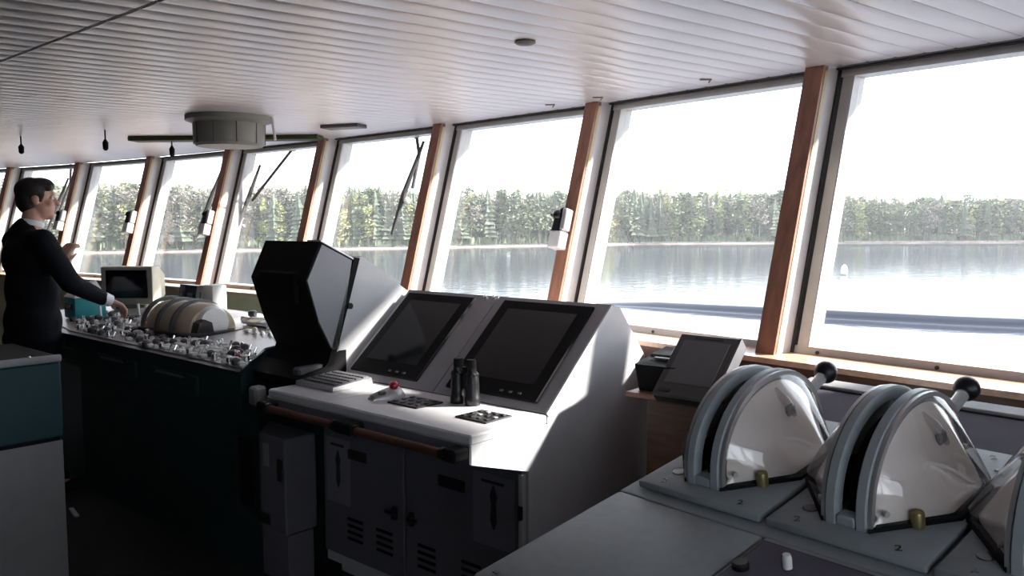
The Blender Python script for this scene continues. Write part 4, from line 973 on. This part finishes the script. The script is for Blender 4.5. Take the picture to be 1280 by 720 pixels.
def tree_mesh(kind, seed):
    rnd = random.Random(seed); bm = B()
    def tri_clump(c, r, n, size, mi):
        for _ in range(n):
            v = Vector((rnd.gauss(0, 1), rnd.gauss(0, 1), rnd.gauss(0, 1))).normalized()*(rnd.random()**.4)
            p = Vector(c) + Vector((v.x*r[0], v.y*r[1], v.z*r[2]))
            a = Vector((rnd.uniform(-1, 1), rnd.uniform(-1, 1), rnd.uniform(-.6, .6))).normalized()*size; e = Vector((rnd.uniform(-1, 1), rnd.uniform(-1, 1), rnd.uniform(-1, 1))).normalized()*size*.7
            f = bm.faces.new([bm.verts.new(p-a-e*.3), bm.verts.new(p+a*.2-e), bm.verts.new(p+a), bm.verts.new(p+e)]); f.material_index = mi
    h = 1.0                                              # unit height, scaled on placing
    tube(bm, (0, 0, -.03), (0, 0, .85 if kind != 'spruce' else .9), .011, .004, 6, False)
    if kind == 'spruce':
        L = 11
        for k in range(L):
            z = .12 + .80*k/L; r = (.155*(1-k/L)**.8+.012)*rnd.uniform(.85, 1.1); nseg = 11
            top = bm.verts.new((0, 0, z+.14)); ring = []
            for q_ in range(nseg):
                a = 2*PI*q_/nseg+rnd.random()*.3; rr = r*(1.0 if q_ % 2 else .62)*rnd.uniform(.85, 1.15)
                ring.append(bm.verts.new((rr*math.cos(a), rr*math.sin(a), z-.02*rnd.random())))
            for q_ in range(nseg): bm.faces.new((top, ring[q_], ring[(q_+1) % nseg])).material_index = 1
    elif kind == 'pine':
        for k in range(13):
            z = rnd.uniform(.22, .96); r = .12*(1.15-z)/.6+.03
            tri_clump((rnd.uniform(-.06, .06), rnd.uniform(-.06, .06), z), (r, r, .06), 26, .032, 1)
    elif kind == 'leaf':
        for k in range(16):
            z = rnd.uniform(.10, .95); r = .13*math.sin(PI*min(1, (z+.1)))+.03
            a = rnd.random()*6.28; q_ = rnd.uniform(0, .09)
            tri_clump((q_*math.cos(a), q_*math.sin(a), z), (r*.7, r*.7, .08), 26, .024, 1)
    else:
        for k in range(16):
            z = rnd.uniform(.10, .8); a = rnd.random()*6.28; ln = rnd.uniform(.10, .22)
            p1 = (ln*.6*math.cos(a), ln*.6*math.sin(a), z+ln)
            tube(bm, (0, 0, z), p1, .004, .0015, 4, False)
            tri_clump(p1, (.075, .075, .08), 20, .022, 1)
    for f in bm.faces:
        if len(f.verts) == 4 and f.material_index == 0: pass
    me = bpy.data.meshes.new(kind + '_tree'); bm.to_mesh(me); bm.free()
    me.materials.append(M['trunk']); me.materials.append({'spruce': M['spruce'], 'pine': M['pine'], 'leaf': M['leaf'], 'bare': M['twig']}[kind])
    return me
KM = {k: [tree_mesh(k, s) for s in range(4)] for k in ('spruce', 'pine', 'leaf', 'bare')}
KN = {'spruce': 'dark spruce', 'pine': 'green pine', 'leaf': 'pale green birch', 'bare': 'bare brown birch'}
EDGES = [(-200, 30, 'leftmost window in view'), (30, 113, 'window beside the officer'), (113, 206, 'window behind the beige monitor'), (206, 300, 'window behind the cream drums'), (300, 412, 'window above the radar hood'),
         (412, 556, 'window right of the radar hood'), (556, 755, 'window behind the two monitors'), (755, 1035, 'second window from the right'), (1035, 1600, 'rightmost window')]
def mixfor(px):
    if px < 400: return ('bare', 'bare', 'pine', 'leaf', 'bare', 'pine', 'spruce')
    if px < 560: return ('leaf', 'pine', 'leaf', 'bare', 'spruce')
    if px < 720: return ('pine', 'spruce', 'pine', 'leaf', 'bare')
    if px < 900: return ('leaf', 'bare', 'pine', 'spruce', 'leaf')
    return ('pine', 'bare', 'leaf', 'pine', 'spruce', 'pine')
rnd = random.Random(11)
NT = 285
stuffb = []
for k in range(NT):
    px = -20 + (1320)*(k+rnd.uniform(-.4, .4))/NT
    p = shore_at(px)
    if p is None: continue
    dr_ = p.normalized(); t_ = rnd.choice((2.5, 4, 6, 9, 12, 16))+rnd.uniform(-.5, 1.5)
    pos = p + dr_*t_
    hgt = (18.8 if px < 720 else (20.0 if px < 1000 else 17.2)) * rnd.uniform(.78, .98)
    kd = rnd.choice(mixfor(px))
    if kd == 'spruce': hgt *= 1.03
    if kd == 'leaf': hgt *= .85
    o = bpy.data.objects.new('birch_tree' if kd in ('leaf', 'bare') else kd + '_tree', rnd.choice(KM[kd])); COL.objects.link(o)
    z = WZ + .8 + t_*.06
    wv_ = rnd.uniform(1.05, 1.45)*hgt
    o.location = (pos.x, pos.y, z); o.scale = (wv_, wv_, hgt); o.rotation_euler = (0, 0, rnd.random()*6.28)
    e0, e1, wn = [e for e in EDGES if e[0] <= px < e[1]][0]
    part = ('left', 'middle', 'right')[max(0, min(2, int(3*(px-max(0, e0))/(min(1280, e1)-max(0, e0)))))]
    sz = 'tall' if hgt > 14.5 else 'low'
    tag(o, '%s %s on far shore, %s part of %s' % (sz, KN[kd], part, wn.replace('window right of the radar hood', 'window right of radar hood').replace('second window from the right', 'second window from right')), 'tree', '%s %s trees, %s part of %s' % (sz, KN[kd], part, wn))
# the crowded forest behind: uncountable, one object
vs_, fs_, mi_ = [], [], []
for k in range(1150):
    px = -160 + 1640*rnd.random(); p = shore_at(px)
    if p is None: continue
    pos = p + p.normalized()*rnd.uniform(5, 48)
    hgt = (17.6 if px < 720 else (18.6 if px < 1000 else 16.2)) * rnd.uniform(.84, 1.0)
    kd = rnd.choice(mixfor(px)); me = rnd.choice(KM[kd]); a = rnd.random()*6.28; ca, sa_ = math.cos(a), math.sin(a); z = WZ + 2.0
    base = len(vs_)
    for v in me.vertices: vs_.append((pos.x+(v.co.x*ca-v.co.y*sa_)*hgt, pos.y+(v.co.x*sa_+v.co.y*ca)*hgt, z+v.co.z*hgt))
    im = {'spruce': 1, 'pine': 2, 'leaf': 3, 'bare': 4}[kd]
    for p_ in me.polygons: fs_.append([base+q_ for q_ in p_.vertices]); mi_.append(im if p_.material_index else 0)
me = bpy.data.meshes.new('forest'); me.from_pydata(vs_, [], fs_); me.polygons.foreach_set('material_index', mi_)
for q_ in ('trunk', 'spruce', 'pine', 'leaf', 'twig'): me.materials.append(M[q_])
fo = bpy.data.objects.new('forest', me); COL.objects.link(fo); tag(fo, 'dense mixed forest behind the front trees on the far shore', 'forest', kind='stuff')
# brushwood at the water's edge, uncountable
vs_, fs_ = [], []
for k in range(9000):
    px = -160 + 1640*rnd.random(); p = shore_at(px)
    if p is None: continue
    pos = p + p.normalized()*rnd.uniform(2.5, 7); z = WZ+.8; h_ = rnd.uniform(.5, 2.6); r_ = rnd.uniform(.4, 1.2); a = rnd.random()*6.28
    b_ = len(vs_); vs_ += [(pos.x-r_*math.cos(a), pos.y-r_*math.sin(a), z), (pos.x+r_*math.cos(a), pos.y+r_*math.sin(a), z), (pos.x+rnd.uniform(-.4, .4), pos.y+rnd.uniform(-.4, .4), z+h_)]
    fs_.append((b_, b_+1, b_+2))
me = bpy.data.meshes.new('brushwood'); me.from_pydata(vs_, [], fs_); me.materials.append(M['pine'])
o = bpy.data.objects.new('brushwood', me); COL.objects.link(o); tag(o, 'low green brushwood along the foot of the forest', 'brushwood', kind='stuff')
hb = empty('boathouse', (180.5, 318, WZ+1.2)); tag(hb, 'tiny pale boathouse at the forest edge seen through the rightmost window', 'house')
simple('walls', 'box', ((-2.2, -1.5, 0), (2.2, 1.5, 1.9)), M['jamb'], hb)
simple('roof', 'prism', ([(-2.5, 1.9), (2.5, 1.9), (0, 3.2)], 'y', -1.7, 1.7), M['fixture'], hb)

# thin spring haze over the lake
vm = bpy.data.materials.new('lake_haze'); vm.use_nodes = True; n = vm.node_tree; n.nodes.clear()
o_ = n.nodes.new('ShaderNodeOutputMaterial'); vs_c = n.nodes.new('ShaderNodeVolumeScatter'); vs_c.inputs['Density'].default_value = .00030; vs_c.inputs['Color'].default_value = (.95, .97, 1, 1)
n.links.new(vs_c.outputs[0], o_.inputs['Volume'])
bm = B(); box(bm, (-560, 40, WZ+.05), (900, 420, 45)); hz__ = to_obj('lake_haze', bm, vm); tag(hz__, 'thin pale haze over the lake', 'haze', kind='stuff')
